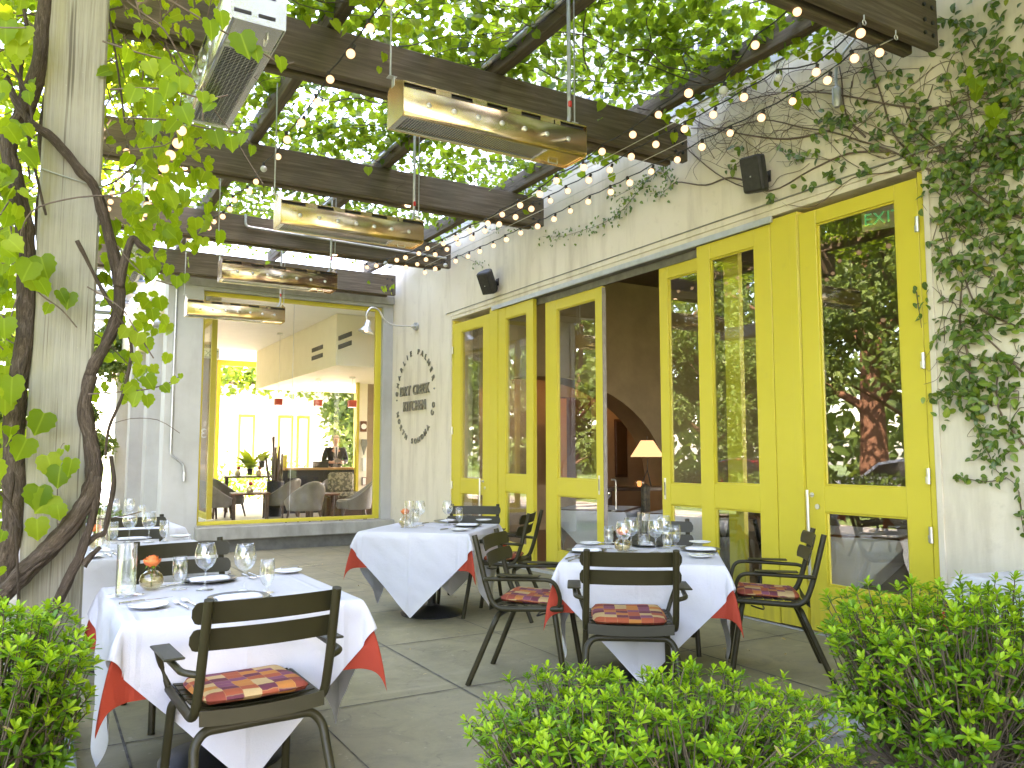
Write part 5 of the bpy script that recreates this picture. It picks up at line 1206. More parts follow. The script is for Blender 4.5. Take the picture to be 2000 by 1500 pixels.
speaker(1478, 340, 16, -14, 'black loudspeaker above the near sliding doors, among ivy stems', 1.12); speaker(955, 549, 26, -32, 'black loudspeaker above the far doors by the sign', 1.15)
p = at(815, 638, 'x', WX); t = thing('gooseneck_lamp', 'lit galvanised gooseneck lamp on the sign wall', 'wall lamp', p)
q = at(717, 672, 'y', p.y)-p
MB().tube([(-.05, 0, 0), (0.0, 0, 0)], .065, 18).build('wall_plate', 'galvanised', t); MB().tube([(-.10, 0, 0), (-.04, 0, 0)], .03, 12).build('arm_socket', 'lamp_metal', t)
MB().tube(smooth([(-.06, 0, 0), (q.x*.45, 0, -.01), (q.x*.66, 0, .06), (q.x*.78, 0, .21), (q.x*.93, 0, .24), (q.x*1.02, 0, .13), (q.x*1.01, 0, .02)], 6), .014, 10).build('arm', 'lamp_metal', t)
k = Matrix.Translation((q.x*1.01, 0, -.09)) @ Matrix.Rotation(R_(14), 4, 'Y'); mb = MB(); mb.lathe([(.03, .12), (.045, .10), (.05, .02), (.06, .0), (.115, -.06), (.125, -.075)], 24, (0, 0, 0), k, capb=True); o = mb.build('lamp_shade', 'lamp_metal', t); o.modifiers.new('s', 'SOLIDIFY').thickness = .003
mb = MB(); mb.ball((0, 0, -.035), .036, 12, 8); o = mb.build('light_bulb', 'lamp_glow', t); o.data.transform(k)
# bell shaped thing on a bent pipe by the ivy
p = at(1634, 185, 'x', WX-.05); t = thing('pipe_sensor', 'grey sensor hanging from a bent pipe at the ivy', 'sensor', p)
MB().tube(fillet([(0, 0, .06), (0, .0, .26), (.0, -.25, .42), (0.03, -.5, .50)], .10), .011, 8).build('bent_pipe', 'galvanised', t); MB().lathe([(.022, -.10), (.034, -.07), (.034, .05), (.016, .07)], 14, capt=True).build('sensor_body', 'galvanised', t)
# wall sign
c = at(811, 774, 'x', WX); sg = thing('wall_sign', 'metal lettering on the wall: two words inside a ring of small letters', 'sign', (WX, c.y, c.z), R_(-90))
RADW, RADH = .76, .735
def ring(s, a0, a1, up):
    n = len(s)
    for i, ch in enumerate(s):
        if ch == ' ': continue
        a = R_(a0+(a1-a0)*i/(n-1)); x, z = RADW*math.sin(a), RADH*math.cos(a); rot = a if up else a-PI
        o = text(ch, .125, sg, (0, 0, 0), 'letter', 'letter_metal', .008, bold=.0015)
        o.matrix_local = Matrix.Translation((x, -.014, z)) @ Matrix.Rotation(rot, 4, 'Y') @ Matrix.Rotation(PI/2, 4, 'X') @ Matrix.Translation((0, -.043, 0))
ring('CHARLIE PALMER', -84, 70, True); ring('NORTH SONOMA CO', 248, 104, False)
for a in (-92, 84): a = R_(a); mb = MB(); mb.ball((RADW*math.sin(a), -.012, RADH*math.cos(a)), .014, 10, 6); mb.build('dot', 'letter_metal', sg)
def word(s, size, z, xs, gap=.020):
    """raised letters set one by one along a line"""
    L = []; x = 0
    for ch in s:
        if ch == ' ': x += size*.34; continue
        o = text(ch, size, sg, (0, -.018, z), 'letter', 'letter_metal', .012, xs=xs, bold=.004); X = [v.co.x for v in o.data.vertices]; L.append((o, x-min(X)*xs)); x += (max(X)-min(X))*xs+gap
    for o, q in L: o.location.x = q-(x-gap)/2
word('DRY CREEK', .225, .03, .92); word('KITCHEN', .225, -.23, .92)
# ================================================================== vegetation
rs = np.random.RandomState(11)
def unit(a): return a/np.maximum(np.linalg.norm(a, axis=1, keepdims=True), 1e-9)
# ---- vine over the pergola
def nz3(x, y, z): return noise.noise((x, y, z))
pv = thing('pergola_vine', 'grape vine roofing the pergola with bright translucent leaves', 'vine')
P = []
while len(P) < 41000:
    x, y = rs.uniform(-.9, 5.22), rs.uniform(-2.6, 13.0)  # leaves behind the camera are an unseen extension, added to dim front skylight
    d = .70+.55*nz3(x*1.1, y*1.1, 3)+.35*nz3(x*3.2, y*3.2, 8)-.065*max(0, y-5.2)-(.16 if x > 3.5 and y > 5 else 0)
    if rs.uniform() < d: P.append((x, y, 4.60+abs(rs.normal(0, .16))+.07*nz3(x*2, y*2, 0)))
# leaves that hang lower, on shoots below the purlins
for k in range(420):
    x, y = rs.uniform(-.3, 5.0), rs.uniform(1.2, 12.6); P.append((x, y, 4.62-abs(rs.normal(0, .13))))
P = np.array(P); n = len(P)
N = unit(rs.normal(0, .45, (n, 3))+np.array([0, 0, 1])); D = unit(rs.normal(0, 1, (n, 3))*np.array([1, 1, .35])+np.array([0, 0, -.25])); S = rs.uniform(.045, .098, n)
leaves('foliage', P, D, N, S, 'grape_lo', 'canopy_leaf', pv)
mb = MB()
for k in range(760):
    x, y = rs.uniform(-.6, 5.2), rs.uniform(.8, 12.8); a = rs.choice([0, PI])+rs.normal(0, .45) if k % 3 else rs.uniform(0, 6.3); L = rs.uniform(.7, 2.6); z = 4.56+abs(rs.normal(0, .12)); q = []
    for i in range(7): q.append((x, y, z)); a += rs.normal(0, .28); x += math.cos(a)*L/6; y += math.sin(a)*L/6; z = max(4.50, z+rs.normal(0, .035))
    q = [p_ for p_ in q if -1 < p_[0] < 5.25]
    if len(q) > 2: r = .0022+.006*rs.uniform()**3; qq = smooth(q, 3); mb.tube(qq, np.linspace(r, r*.5, len(qq)), 4, cap=False)
for k in range(26):
    x, y = rs.uniform(0, 5), rs.uniform(1, 12.5); q = [(x, y, 4.55)]; z = 4.55
    for i in range(5): z -= rs.uniform(.03, .10); q.append((x+rs.normal(0, .05), y+rs.normal(0, .05), z))
    mb.tube(smooth(q, 3), .0016, 4, cap=False)
mb.build('stems', 'dark_twig', pv, ang=180)
# ---- old grape vine on the post
gv = thing('grape_vine', 'old twisting grape vine climbing the mossy post', 'vine', (0, 0, 0))
def trunk(px, y, r, jit=.35, n=12, dy=None, mat='vine_bark'):
    P = smooth([at(a, b, 'y', y if dy is None else y+dy[i]) for i, (a, b) in enumerate(px)], 7); m_ = len(P)
    rr = [r[0]+(r[1]-r[0])*i/(m_-1) for i in range(m_)]; rr = [q*(1+.16*noise.noise((i*.35, r[0]*90, 2))) for i, q in enumerate(rr)]
    mb = MB(); mb.tube(P, rr, n, jit=jit)
    if r[1] > .025:
        fr_ = frames(P)[1]
        for k in range(8):
            a0 = k*.8; w = rnd.uniform(.02, .06); i0 = rnd.randint(0, m_//3); i1 = rnd.randint(2*m_//3, m_)
            q = [P[i]+(fr_[i][1]*math.cos(a0+w*i)+fr_[i][2]*math.sin(a0+w*i))*(rr[i]*(.80+.28*noise.noise((i*.3, k*3.1, 0)))) for i in range(i0, i1)]
            if len(q) > 3: mb.tube(q, [rr[i]*(.30+.12*noise.noise((i*.5, k, 5))) for i in range(i0, i1)], 6, jit=.5)
    mb.build('trunk', mat, gv, ang=180)
trunk([(95, -60), (84, 40), (76, 130), (48, 215), (18, 270), (30, 360), (48, 450), (52, 560), (50, 660), (32, 760), (26, 860), (28, 960), (20, 1060), (2, 1160), (-20, 1240)], 4.50, (.034, .044))
trunk([(84, 60), (96, 160), (82, 260), (88, 330), (76, 420), (80, 520), (70, 640), (58, 760)], 4.62, (.020, .018))
trunk([(10, 150), (40, 215), (70, 248), (100, 268), (128, 296), (158, 336), (180, 358), (196, 400), (216, 470), (230, 540), (232, 606), (206, 672), (182, 715), (168, 770), (176, 840)], 4.43, (.019, .027), dy=[.1, .05, 0, -.01, -.01, -.01, 0, .02, .05, .06, .06, .06, .06, .06, .06])
trunk([(178, 735), (166, 800), (176, 860), (184, 915), (178, 960), (150, 1010), (112, 1055), (70, 1095), (30, 1135), (-10, 1175), (-40, 1230)], 4.42, (.030, .046), dy=[.06, .05, .04, .02, 0, -.02, -.03, -.03, -.02, 0, .05])
trunk([(192, 930), (180, 1010), (160, 1075), (140, 1120), (110, 1180), (88, 1240), (80, 1320)], 4.40, (.018, .024))
trunk([(162, 1105), (178, 1085), (196, 1068)], 4.40, (.018, .010)); trunk([(160, 1070), (186, 1048), (204, 1040), (213, 1000), (222, 940), (216, 890)], 4.41, (.014, .009))
trunk([(232, 560), (255, 450+20), (275, 480), (292, 492)], 4.47, (.022, .012)); trunk([(150, 470), (172, 512), (200, 568), (236, 625), (256, 672), (252, 720), (236, 780), (212, 838), (206, 890)], 4.40, (.010, .007), n=7)
trunk([(40, -20), (52, 60), (40, 160), (62, 300), (90, 420)], 4.40, (.009, .006), n=6); trunk([(30, 1010), (34, 1100), (36, 1190)], 4.34, (.006, .005), n=6); trunk([(0, 960), (22, 990), (40, 1030)], 4.3, (.007, .005), n=6)
trunk([(152, 985), (150, 1150), (140, 1300), (134, 1420)], 4.52, (.005, .005), n=6); trunk([(205, -20), (218, 60), (232, 150), (244, 240)], 4.50, (.006, .004), n=6); trunk([(20, 120), (60, 210), (55, 300), (58, 350)], 4.35, (.008, .004), n=6)
P = []; D = []; N = []; S = []
def lf(p, s, d=None, nrm=None):
    P.append(tuple(p)); S.append(s); D.append(tuple(d if d is not None else (rs.normal(0, .6), rs.normal(0, .5), rs.normal(-.7, .5)))); N.append(tuple(nrm if nrm is not None else (rs.normal(0, .5), rs.normal(-.8, .4), rs.normal(.35, .4))))
def cloud(n, x, y, z, s=(.042, .092), dens=None):
    k = 0
    while k < n:
        p = (rs.uniform(*x), rs.uniform(*y), rs.uniform(*z))
        if .5+.9*nz3(p[0]*1.8, p[1]*1.8, p[2]*1.8) > rs.uniform(): lf(p, rs.uniform(*s)); k += 1
cloud(1800, (-1.0, -.10), (4.1, 6.6), (.9, 4.6)); cloud(230, (-.75, -.2), (3.9, 4.6), (2.6, 4.5)); cloud(120, (-.6, -.12), (4.0, 4.6), (.9, 2.6))
cloud(300, (.15, 1.05), (4.9, 6.6), (3.45, 4.5), (.04, .085)); cloud(130, (.2, .8), (4.3, 5.2), (3.2, 4.45), (.04, .085)); cloud(150, (.2, .60), (4.6, 5.6), (1.7, 3.3), (.045, .09)); cloud(110, (.9, 2.2), (3.6, 5.4), (4.2, 4.6)); cloud(60, (.35, .85), (4.6, 5.4), (2.6, 3.2), (.05, .1))
for (x, y, s) in ((86, 825, .12), (52, 875, .12), (92, 908, .12), (118, 930, .11), (140, 915, .09), (76, 968, .12), (104, 985, .12), (72, 1032, .11), (112, 1005, .08), (116, 585, .075), (136, 590, .09), (97, 612, .06), (80, 520, .12), (62, 530, .11), (56, 556, .10), (76, 566, .09), (24, 755, .14), (10, 790, .10), (8, 640, .10), (35, 100, .12), (48, 70, .10), (12, 60, .12), (8, 180, .12), (20, 350, .13), (40, 260, .11)):
    lf(at(x, y-18, 'y', 4.36-rs.uniform(0, .10)), s*.92, (rs.normal(0, .35), -.1, -1), (rs.normal(0, .25), -1, .25))
def shoot(px, y, leaves_at, s, r=.0035):
    q = smooth([at(a, b, 'y', y) for a, b in px], 5); MB().tube(q, r, 5, cap=False).build('shoot', 'twig', gv, ang=180)
    for (a, b, k) in leaves_at: lf(at(a, b, 'y', y-.02), s*k, (rs.normal(0, .4), -.15, -.9), (rs.normal(0, .3), -.9, .35))
shoot([(260, -40), (345, 8), (430, 58), (500, 96), (548, 124), (575, 122)], 3.0, [(410, 40, 1), (430, 22, .9), (470, 66, 1.25), (498, 92, .8), (546, 112, .8)], .075)
shoot([(215, 175), (290, 172), (340, 178), (400, 192), (445, 186)], 3.15, [(330, 160, 1.2), (350, 150, 1), (395, 180, .8), (415, 200, .9), (420, 190, .7), (300, 186, 1.2), (265, 172, 1.1), (355, 208, 1.2)], .062)
shoot([(200, 80), (260, 100), (330, 120), (372, 150)], 3.3, [(250, 95, 1), (290, 120, 1), (335, 125, 1.1), (360, 155, 1)], .062)
shoot([(240, 230), (330, 235), (400, 250), (470, 262), (500, 300)], 3.3, [(300, 240, 1), (345, 235, 1.1), (420, 255, 1.2), (450, 268, 1), (478, 262, .9), (492, 285, .7)], .062)
shoot([(172, 770), (240, 765), (290, 760), (330, 748), (352, 735)], 4.3, [(258, 752, .8), (268, 765, 1.1), (286, 772, .9), (318, 752, .7), (345, 738, .6), (352, 730, .4)], .072)
shoot([(170, 560), (235, 600), (262, 640), (300, 700)], 4.3, [(248, 640, .9), (270, 650, 1), (262, 690, .9), (300, 712, .6), (284, 735, 1.1)], .072)
shoot([(150, 640), (120, 605), (85, 580), (65, 560)], 4.40, [], .1); shoot([(112, 1075), (112, 960), (118, 880), (126, 865)], 4.42, [(120, 878, .5), (132, 870, .4)], .08, .002)
shoot([(230, 480), (262, 520), (300, 545), (350, 560)], 4.4, [(275, 505, 1.1), (295, 525, .9), (345, 540, .9), (360, 535, .7)], .072)
leaves('foliage', P, D, N, np.array(S), 'grape', 'grape_leaf', gv)
mb = MB()
for k in range(150):
    p = V((rs.uniform(-.8, .75), rs.uniform(4.1, 6.2), rs.uniform(1.0, 4.3) if k % 2 else rs.uniform(3.0, 4.4)))
    if -.1 < p.x < .25 and p.y < 4.9: p.x = -.3
    if p.x > .2: p.z = rs.uniform(3.3, 4.4)
    q = [p]; d = V((rs.normal(0, .5), rs.normal(0, .4), rs.normal(.2, .6))).normalized()
    for i in range(5): d = (d+V(rs.normal(0, .35, 3))).normalized(); q.append(q[-1]+d*rs.uniform(.08, .2))
    mb.tube(smooth(q, 3), rs.uniform(.0018, .006), 5, cap=False)
mb.build('twigs', 'twig', gv, ang=180)['kind'] = 'stuff'

# ---- creeping fig on the restaurant wall
iv = thing('creeping_fig', 'dark green creeper with bare brown runners spread over the wall', 'creeper')
P = []; D = []; N = []; S = []
def figleaf(px, py, s=None, off=None):
    p = at(px, py, 'x', WX-(off if off is not None else .015+abs(rs.normal(0, .035)))); P.append(tuple(p)); S.append(s or rs.uniform(.044, .076))
    D.append((rs.normal(-.25, .3), rs.normal(0, .8), rs.normal(-.35, .7))); N.append((-1, rs.normal(0, .55), rs.normal(.45, .45)))
BL = [(1960, 60, 60, 70, 150), (1880, 60, 40, 50, 90), (1905, 160, 70, 55, 180), (1965, 190, 45, 60, 140), (1950, 300, 60, 60, 260), (1880, 300, 45, 40, 110), (1850, 345, 38, 26, 100), (1800, 255, 34, 40, 70), (1770, 300, 26, 30, 60), (1730, 240, 22, 26, 34), (1925, 400, 60, 50, 220), (1870, 420, 40, 45, 140), (1945, 500, 60, 60, 280), (1860, 520, 34, 30, 90), (1935, 610, 60, 55, 240), (1850, 500, 22, 55, 60), (1870, 640, 40, 24, 60), (1905, 700, 50, 40, 130), (1860, 715, 22, 30, 50), (1965, 730, 35, 50, 150), (1890, 775, 48, 36, 200), (1835, 775, 24, 16, 50), (1940, 830, 26, 36, 90), (1985, 830, 18, 60, 70), (1980, 420, 25, 120, 150), (1810, 575, 14, 30, 16), (1830, 660, 12, 22, 14), (1990, 560, 12, 200, 120),
      (1620, 232, 30, 16, 42), (1655, 240, 26, 14, 34), (1695, 215, 20, 22, 34), (1648, 285, 24, 10, 24), (1600, 262, 14, 10, 14), (1570, 310, 16, 8, 16), (1530, 290, 10, 8, 12), (1545, 300, 14, 8, 14), (1430, 325, 14, 10, 20), (1448, 286, 12, 7, 14), (1576, 362, 14, 8, 14), (1505, 392, 6, 16, 14), (1625, 342, 14, 10, 18), (1690, 333, 16, 10, 18), (1702, 140, 14, 20, 26), (1742, 150, 12, 20, 22), (1640, 320, 12, 10, 14), (1770, 180, 24, 30, 34), (1840, 220, 30, 30, 60), (1590, 300, 16, 10, 14), (1715, 280, 18, 18, 24)]
for (x, y, rx, ry, n) in BL:
    for k in range(int(n*(.50 if y < 430 else .36))): figleaf(x+rs.normal(0, .62)*rx, y+rs.normal(0, .62)*ry)
mb = MB()
def runner(px, r, off=.008, twigs=0, wob=5):
    q = []
    for i, (a, b) in enumerate(px): q.append(at(a+(rs.normal(0, wob) if 0 < i < len(px)-1 else 0), b+(rs.normal(0, wob) if 0 < i < len(px)-1 else 0), 'x', WX-off-rs.uniform(0, .012)))
    q = smooth(q, 4); mb.tube(q, np.linspace(r, r*.45, len(q)), 5, cap=False)
def garland(px, n, spread=7):
    q = smooth([V((a, b, 0)) for a, b in px], 8)
    for k in range(n): p = q[rs.randint(len(q))]; figleaf(p.x+rs.normal(0, spread), p.y+rs.normal(0, spread), rs.uniform(.032, .05))
    runner(px, .004, wob=1)
garland([(1300, 322), (1268, 348), (1240, 380), (1215, 410), (1180, 436), (1140, 450), (1095, 462), (1060, 462)], 230, 8); garland([(1268, 345), (1230, 370), (1200, 385)], 40, 10); garland([(1290, 330), (1310, 352), (1300, 372), (1270, 378)], 60, 8); garland([(960, 450), (990, 440), (1040, 445)], 40, 8); garland([(900, 500), (930, 512), (945, 522)], 24, 6)
garland([(1902, 810), (1915, 850), (1930, 890), (1950, 920), (1985, 950), (1996, 1000)], 46, 9); garland([(1965, 935), (1930, 940), (1890, 935), (1870, 932)], 26, 6); garland([(1945, 905), (1960, 890), (1975, 880)], 10, 5); garland([(1790, 570), (1795, 610), (1800, 640)], 10, 5); garland([(1925, 880), (1905, 895), (1890, 900)], 12, 5); garland([(1990, 960), (1995, 1010), (2000, 1040)], 10, 5)
MAIN = [[(2010, 430), (1940, 400), (1870, 360), (1800, 318), (1740, 296), (1690, 268), (1620, 255), (1560, 240), (1500, 232), (1420, 240), (1350, 250)], [(2010, 260), (1900, 280), (1800, 290), (1740, 300)], [(1790, 312), (1740, 262), (1720, 200), (1700, 120), (1690, 60)], [(1690, 268), (1660, 220), (1640, 150), (1630, 90)], [(1740, 296), (1660, 300), (1580, 330), (1500, 375), (1420, 345), (1360, 300), (1340, 280)], [(1800, 318), (1740, 330), (1660, 350), (1590, 390), (1540, 400)], [(1620, 255), (1540, 262), (1460, 258), (1380, 240), (1330, 215)], [(1500, 370), (1430, 352), (1380, 358), (1330, 366), (1310, 372)], [(2000, 150), (1900, 180), (1820, 200), (1740, 205), (1660, 190), (1580, 180), (1500, 190), (1420, 205)], [(2000, 330), (1930, 320), (1860, 300), (1800, 250), (1760, 190)], [(1990, 640), (1930, 600), (1880, 540), (1850, 470), (1840, 400)], [(2000, 730), (1940, 680), (1890, 640), (1840, 620)], [(1900, 780), (1890, 700), (1900, 620), (1880, 540)], [(2000, 870), (1960, 800), (1950, 720)]]
for q in MAIN: runner(q, rs.uniform(.006, .011), wob=7)
for k in range(330):
    if k % 5 < 3: x, y = rs.uniform(1360, 1990), rs.uniform(100, 330); y = max(y, 60+(1700-x)*.32)
    else: x, y = rs.uniform(1815, 2000), rs.uniform(180, 830)
    a = PI+rs.normal(0, .55) if k % 2 else rs.uniform(0, 6.3); L = rs.uniform(40, 190); q = []
    for i in range(6): q.append((x, y)); a += rs.normal(0, .30); x += math.cos(a)*L/5; y += math.sin(a)*L/5
    if all((xx > 1330) and not (xx < 1795 and yy > 330+(1790-xx)*.30) for xx, yy in q): runner(q, rs.uniform(.0016, .0042), wob=4)
for k in range(40):
    x, y = rs.uniform(1320, 1600), rs.uniform(150, 290); y = max(y, 60+(1700-x)*.38); q = [(x, y)]
    for i in range(4): x -= rs.uniform(5, 30); y += rs.normal(4, 14); q.append((x, y))
    runner(q, .002, wob=3)
for k in range(2600):
    y, z = rs.uniform(.2, 2.55), rs.uniform(1.7, 4.7)
    if .15+1.3*nz3(y*1.6, z*1.6, 2)+.12*(z-3) > rs.uniform():
        P.append((WX-.015-abs(rs.normal(0, .035)), y, z)); S.append(rs.uniform(.044, .076)); D.append((rs.normal(-.25, .3), rs.normal(0, .8), rs.normal(-.35, .7))); N.append((-1, rs.normal(0, .55), rs.normal(.45, .45)))
mb.build('runners', 'twig', iv, ang=180)
leaves('foliage', P, D, N, np.array(S), 'fig', 'fig_leaf', iv, fold=.3, droop=.2)
# grape leaves trailing over the creeper at the right and along the wall head
P = []; D = []; N = []; S = []
for (x, y, rx, ry, n) in ((1900, 150, 30, 24, 9), (1955, 225, 26, 30, 8), (1550, 180, 40, 30, 10), (1450, 140, 50, 25, 14), (1600, 100, 30, 20, 8), (1380, 150, 40, 30, 14), (1500, 80, 60, 30, 14), (1290, 250, 30, 20, 10), (1330, 230, 30, 20, 12), (760, 560, 30, 20, 10), (720, 545, 30, 15, 10), (1180, 320, 30, 20, 8), (1420, 40, 80, 40, 46), (1350, 110, 60, 40, 36)):
    for k in range(n):
        p = at(x+rs.normal(0, .6)*rx, y+rs.normal(0, .6)*ry, 'x', WX-.30-abs(rs.normal(0, .15))); P.append(tuple(p)); S.append(rs.uniform(.05, .085)); D.append((rs.normal(0, .5), rs.normal(0, .5), -1)); N.append((-1, rs.normal(-.3, .5), rs.normal(.3, .4)))
leaves('trailing_foliage', P, D, N, np.array(S), 'grape', 'grape_leaf', pv)

# ---- clipped shrubs in the bed
def shrub(label, cx, cy, rx, ry, h, nt, seed, low=.25, ang=0.0, bias=0.0, leaf=(.042, .062), nbase=9):
    r2 = np.random.RandomState(seed); t = thing('shrub', label, 'shrub', (cx, cy, 0), ang, 'glossy green shrubs in the bed'); mb = MB(); P = []; D = []; N = []; S = []; I = []
    bases = [V((r2.uniform(-.5, .5)*rx, r2.uniform(-.5, .5)*ry, -.02)) for k in range(nbase)]
    for b in bases: mb.tube(smooth([b, b+V((r2.normal(0, .02), r2.normal(0, .02), h*.22)), b+V((r2.normal(0, .06), r2.normal(0, .06), h*.5))], 4), np.linspace(.013, .007, 9), 6)
    for k in range(nt):
        for tries in range(30):
            u, v = r2.uniform(-1, 1), r2.uniform(-1, 1); rr = (abs(u)**2.6+abs(v)**2.6)
            if rr < 1: break
        top = h*(1-.16*rr)*(1+.10*nz3(u*2.3+seed, v*2.3, 1)+.07*nz3(u*6+seed, v*6, 4)); f = r2.uniform()**.55 if rr < .55 else r2.uniform()**.8
        z = top*(low+(1-low)*f); sp = .80+.20*f; tip = V((u*rx*sp, v*ry*sp, z))
        b = min(bases, key=lambda q: (q-V((tip.x*.6, tip.y*.6, 0))).length+r2.uniform(0, .1)); s0 = b+V((0, 0, h*r2.uniform(.12, .45)))
        if s0.z > z-.05: s0.z = max(0, z-.12)
        md = s0.lerp(tip, .5)+V((r2.normal(0, .02), r2.normal(0, .02), -.015)); q = smooth([s0, md, tip], 4); mb.tube(q, np.linspace(.0042, .0020, len(q)), 4, cap=False)
        ax = ((tip-md).normalized()+V((0, 0, .55))).normalized(); e1 = ax.cross(V((.3, 1, .2))).normalized(); e2 = ax.cross(e1)
        young = f > .35 and r2.uniform() < .82; nl = r2.randint(8, 12); a0 = r2.uniform(0, 6)
        for j in range(nl):
            a = a0+j*2.4; inner = j/nl; el = .15+1.05*inner; d = (e1*math.cos(a)+e2*math.sin(a))*math.cos(el)+ax*math.sin(el); d += V(r2.normal(0, .12, 3))
            P.append(tuple(tip-ax*(.022*(1-inner)))); D.append(tuple(d)); N.append(tuple(ax*1.0-d*.3)); S.append(r2.uniform(*leaf)*(1-.25*inner)); I.append(1 if young and inner > .25 else (0 if r2.uniform() > .012 else 2))
        for j in range(4):
            p = q[-1].lerp(q[max(0, len(q)-6)], r2.uniform(.15, .9)); d = V(r2.normal(0, 1, 3))+V((0, 0, .3)); P.append(tuple(p)); D.append(tuple(d)); N.append((r2.normal(0, .4), r2.normal(0, .4), 1)); S.append(r2.uniform(*leaf)*.9); I.append(0 if r2.uniform() > .02 else 2)
    mb.build('stems', 'shrub_stem', t, ang=180); leaves('foliage', P, D, N, np.array(S), 'shrub', ['shrub_leaf', 'shrub_tip', 'dry_leaf'], t, fold=.35, droop=.12, midx=I); return t
shrub('bright low shrub in the middle foreground, before the right table', 1.76, 2.08, .62, .38, .68, 1350, 3, ang=-YAW, leaf=(.029, .043))
shrub('tall right foreground shrub with bare brown stems, by the wide door', 3.22, 1.90, .56, .44, .88, 900, 5, low=.22, ang=-YAW, leaf=(.036, .054))
shrub('shrub at the far right edge, in front of the ivy side table', 3.75, 1.35, .50, .45, .95, 360, 8, low=.28, ang=-YAW, leaf=(.036, .054))
shrub('shrub at the lower left in front of the mossy post', -.14, 3.38, .36, .34, .90, 640, 9, ang=-YAW, leaf=(.036, .054))
shrub('low shrub at the bottom left corner, nearest the camera', -.30, 2.60, .34, .32, .55, 220, 12, ang=-YAW, leaf=(.036, .054))
pt = thing('potted_shrub', 'small dark green ball shrub behind the farthest left table', 'shrub', (.55, 9.7, -.05)); MB().lathe([(.16, 0), (.22, .40), (.24, .42), (.21, .42)], 20, capt=True).build('pot', 'concrete_sill', pt)
q = unit(rs.normal(0, 1, (520, 3))); q[:, 2] = np.abs(q[:, 2]); leaves('foliage', q*np.array([.32, .32, .30])*rs.uniform(.7, 1, (520, 1))+np.array([0, 0, .62]), q+rs.normal(0, .5, (520, 3)), q+np.array([0, 0, .4]), rs.uniform(.05, .08, 520), 'shrub', 'fig_leaf', pt)
# low ground cover and weeds in the bed
P = []; D = []; N = []; S = []
for k in range(2600):
    x, y = rs.uniform(1.2, 5.0), rs.uniform(1.2, 2.66)
    if .35+.9*nz3(x*2, y*2, 0) < rs.uniform(): continue
    P.append((x, y, rs.uniform(.02, .16))); D.append((rs.normal(), rs.normal(), rs.normal(.2, .4))); N.append((rs.normal(0, .4), rs.normal(0, .4), 1)); S.append(rs.uniform(.018, .035))
leaves('ground_cover', P, D, N, np.array(S), 'other', 'fig_leaf')['kind'] = 'stuff'
P = []; D = []; N = []; S = []
for k in range(340): P.append((rs.uniform(1.0, 5.0), rs.uniform(.9, 2.9), .05+rs.uniform(0, .02))); D.append((rs.normal(), rs.normal(), rs.normal(0, .2))); N.append((rs.normal(0, .4), rs.normal(0, .4), 1)); S.append(rs.uniform(.02, .05))
for k in range(46): x, y = rs.uniform(.3, 5.2), rs.uniform(3.0, 11); P.append((x, y, fz(y)+.012)); D.append((rs.normal(), rs.normal(), rs.normal(0, .15))); N.append((rs.normal(0, .3), rs.normal(0, .3), 1)); S.append(rs.uniform(.018, .045))
leaves('leaf_litter', P, D, N, np.array(S), 'other', 'dry_leaf')['kind'] = 'stuff'

# ---- trees along the street and in the court
def tree(x, y, h, r, n, label, trunk_r=.22, seed=1, mat='tree_leaf', bark='tree_bark', name='street_tree', z0=-.15, cl=.14, ls=(.17, .31), group='trees along the street'):
    n = int(n*1.5); r3 = np.random.RandomState(seed); t = thing(name, label, 'tree', (x, y, z0), 0, group); mb = MB()
    mb.tube(smooth([(0, 0, 0), (r3.normal(0, .1), r3.normal(0, .1), h*.25), (r3.normal(0, .25), r3.normal(0, .25), h*.6), (r3.normal(0, .3), r3.normal(0, .3), h*.92)], 5), np.linspace(trunk_r, trunk_r*.2, 16), 10, jit=.2)
    C = []
    for k in range(16):
        a = r3.uniform(0, 6.3); zz = h*r3.uniform(cl, .95); rr = r*r3.uniform(.4, .95)*(1-.5*abs((zz/h-.6)/.5)); c = V((rr*math.cos(a), rr*math.sin(a), zz)); C.append((c, r*r3.uniform(.25, .48)))
        mb.tube(smooth([(0, 0, zz*.65), c*.5+V((0, 0, zz*.36)), c], 4), np.linspace(trunk_r*.35, .02, 9), 6)
    mb.build('trunk', bark, t, ang=180); P = []
    for c, cr in C:
        m_ = n//len(C); q = unit(r3.normal(0, 1, (m_, 3)))*(r3.uniform(0, 1, (m_, 1))**.45)*cr*np.array([1, 1, .75]); P.append(q+np.array(c))
    P = np.concatenate(P); m_ = len(P); leaves('crown', P, unit(r3.normal(0, 1, (m_, 3))+np.array([0, 0, -.4])), unit(r3.normal(0, .6, (m_, 3))+np.array([.2, 0, .8])), r3.uniform(*ls, m_), 'other', mat, t)
tree(-10.5, 15.0, 15, 4.6, 11000, 'tall redwood with an orange trunk across the street', .45, 21, bark='redwood_bark', cl=.14, ls=(.16, .30))
tree(-11.5, 5.5, 10, 3.4, 5200, 'leafy street tree straight across from the doors', .22, 22); tree(-13.5, 20, 14, 4.5, 6000, 'broad tree farther along the street', .35, 23); tree(-15, 9, 13, 4.5, 5600, 'big shade tree behind the parked cars', .35, 24)
tree(-5.2, 23, 8, 3.0, 5200, 'bushy tree on the pavement beyond the awning', .18, 25, cl=.15); tree(-2.6, 33, 10, 3.8, 5600, 'green tree at the far end of the pavement', .2, 26, cl=.12); tree(-6.5, 30, 12, 4.2, 5200, 'tall tree at the end of the street', .3, 27, cl=.2); tree(-17, 32, 15, 5, 5200, 'distant tree across the street at the left', .4, 28, cl=.2); tree(-6.5, 17.5, 5.6, 2.2, 5200, 'small bright tree on the plaza left of the colonnade', .12, 29, cl=.2, ls=(.12, .22)); tree(-16, 1, 13, 4.6, 5200, 'shade tree across the street behind the camera side', .35, 30)
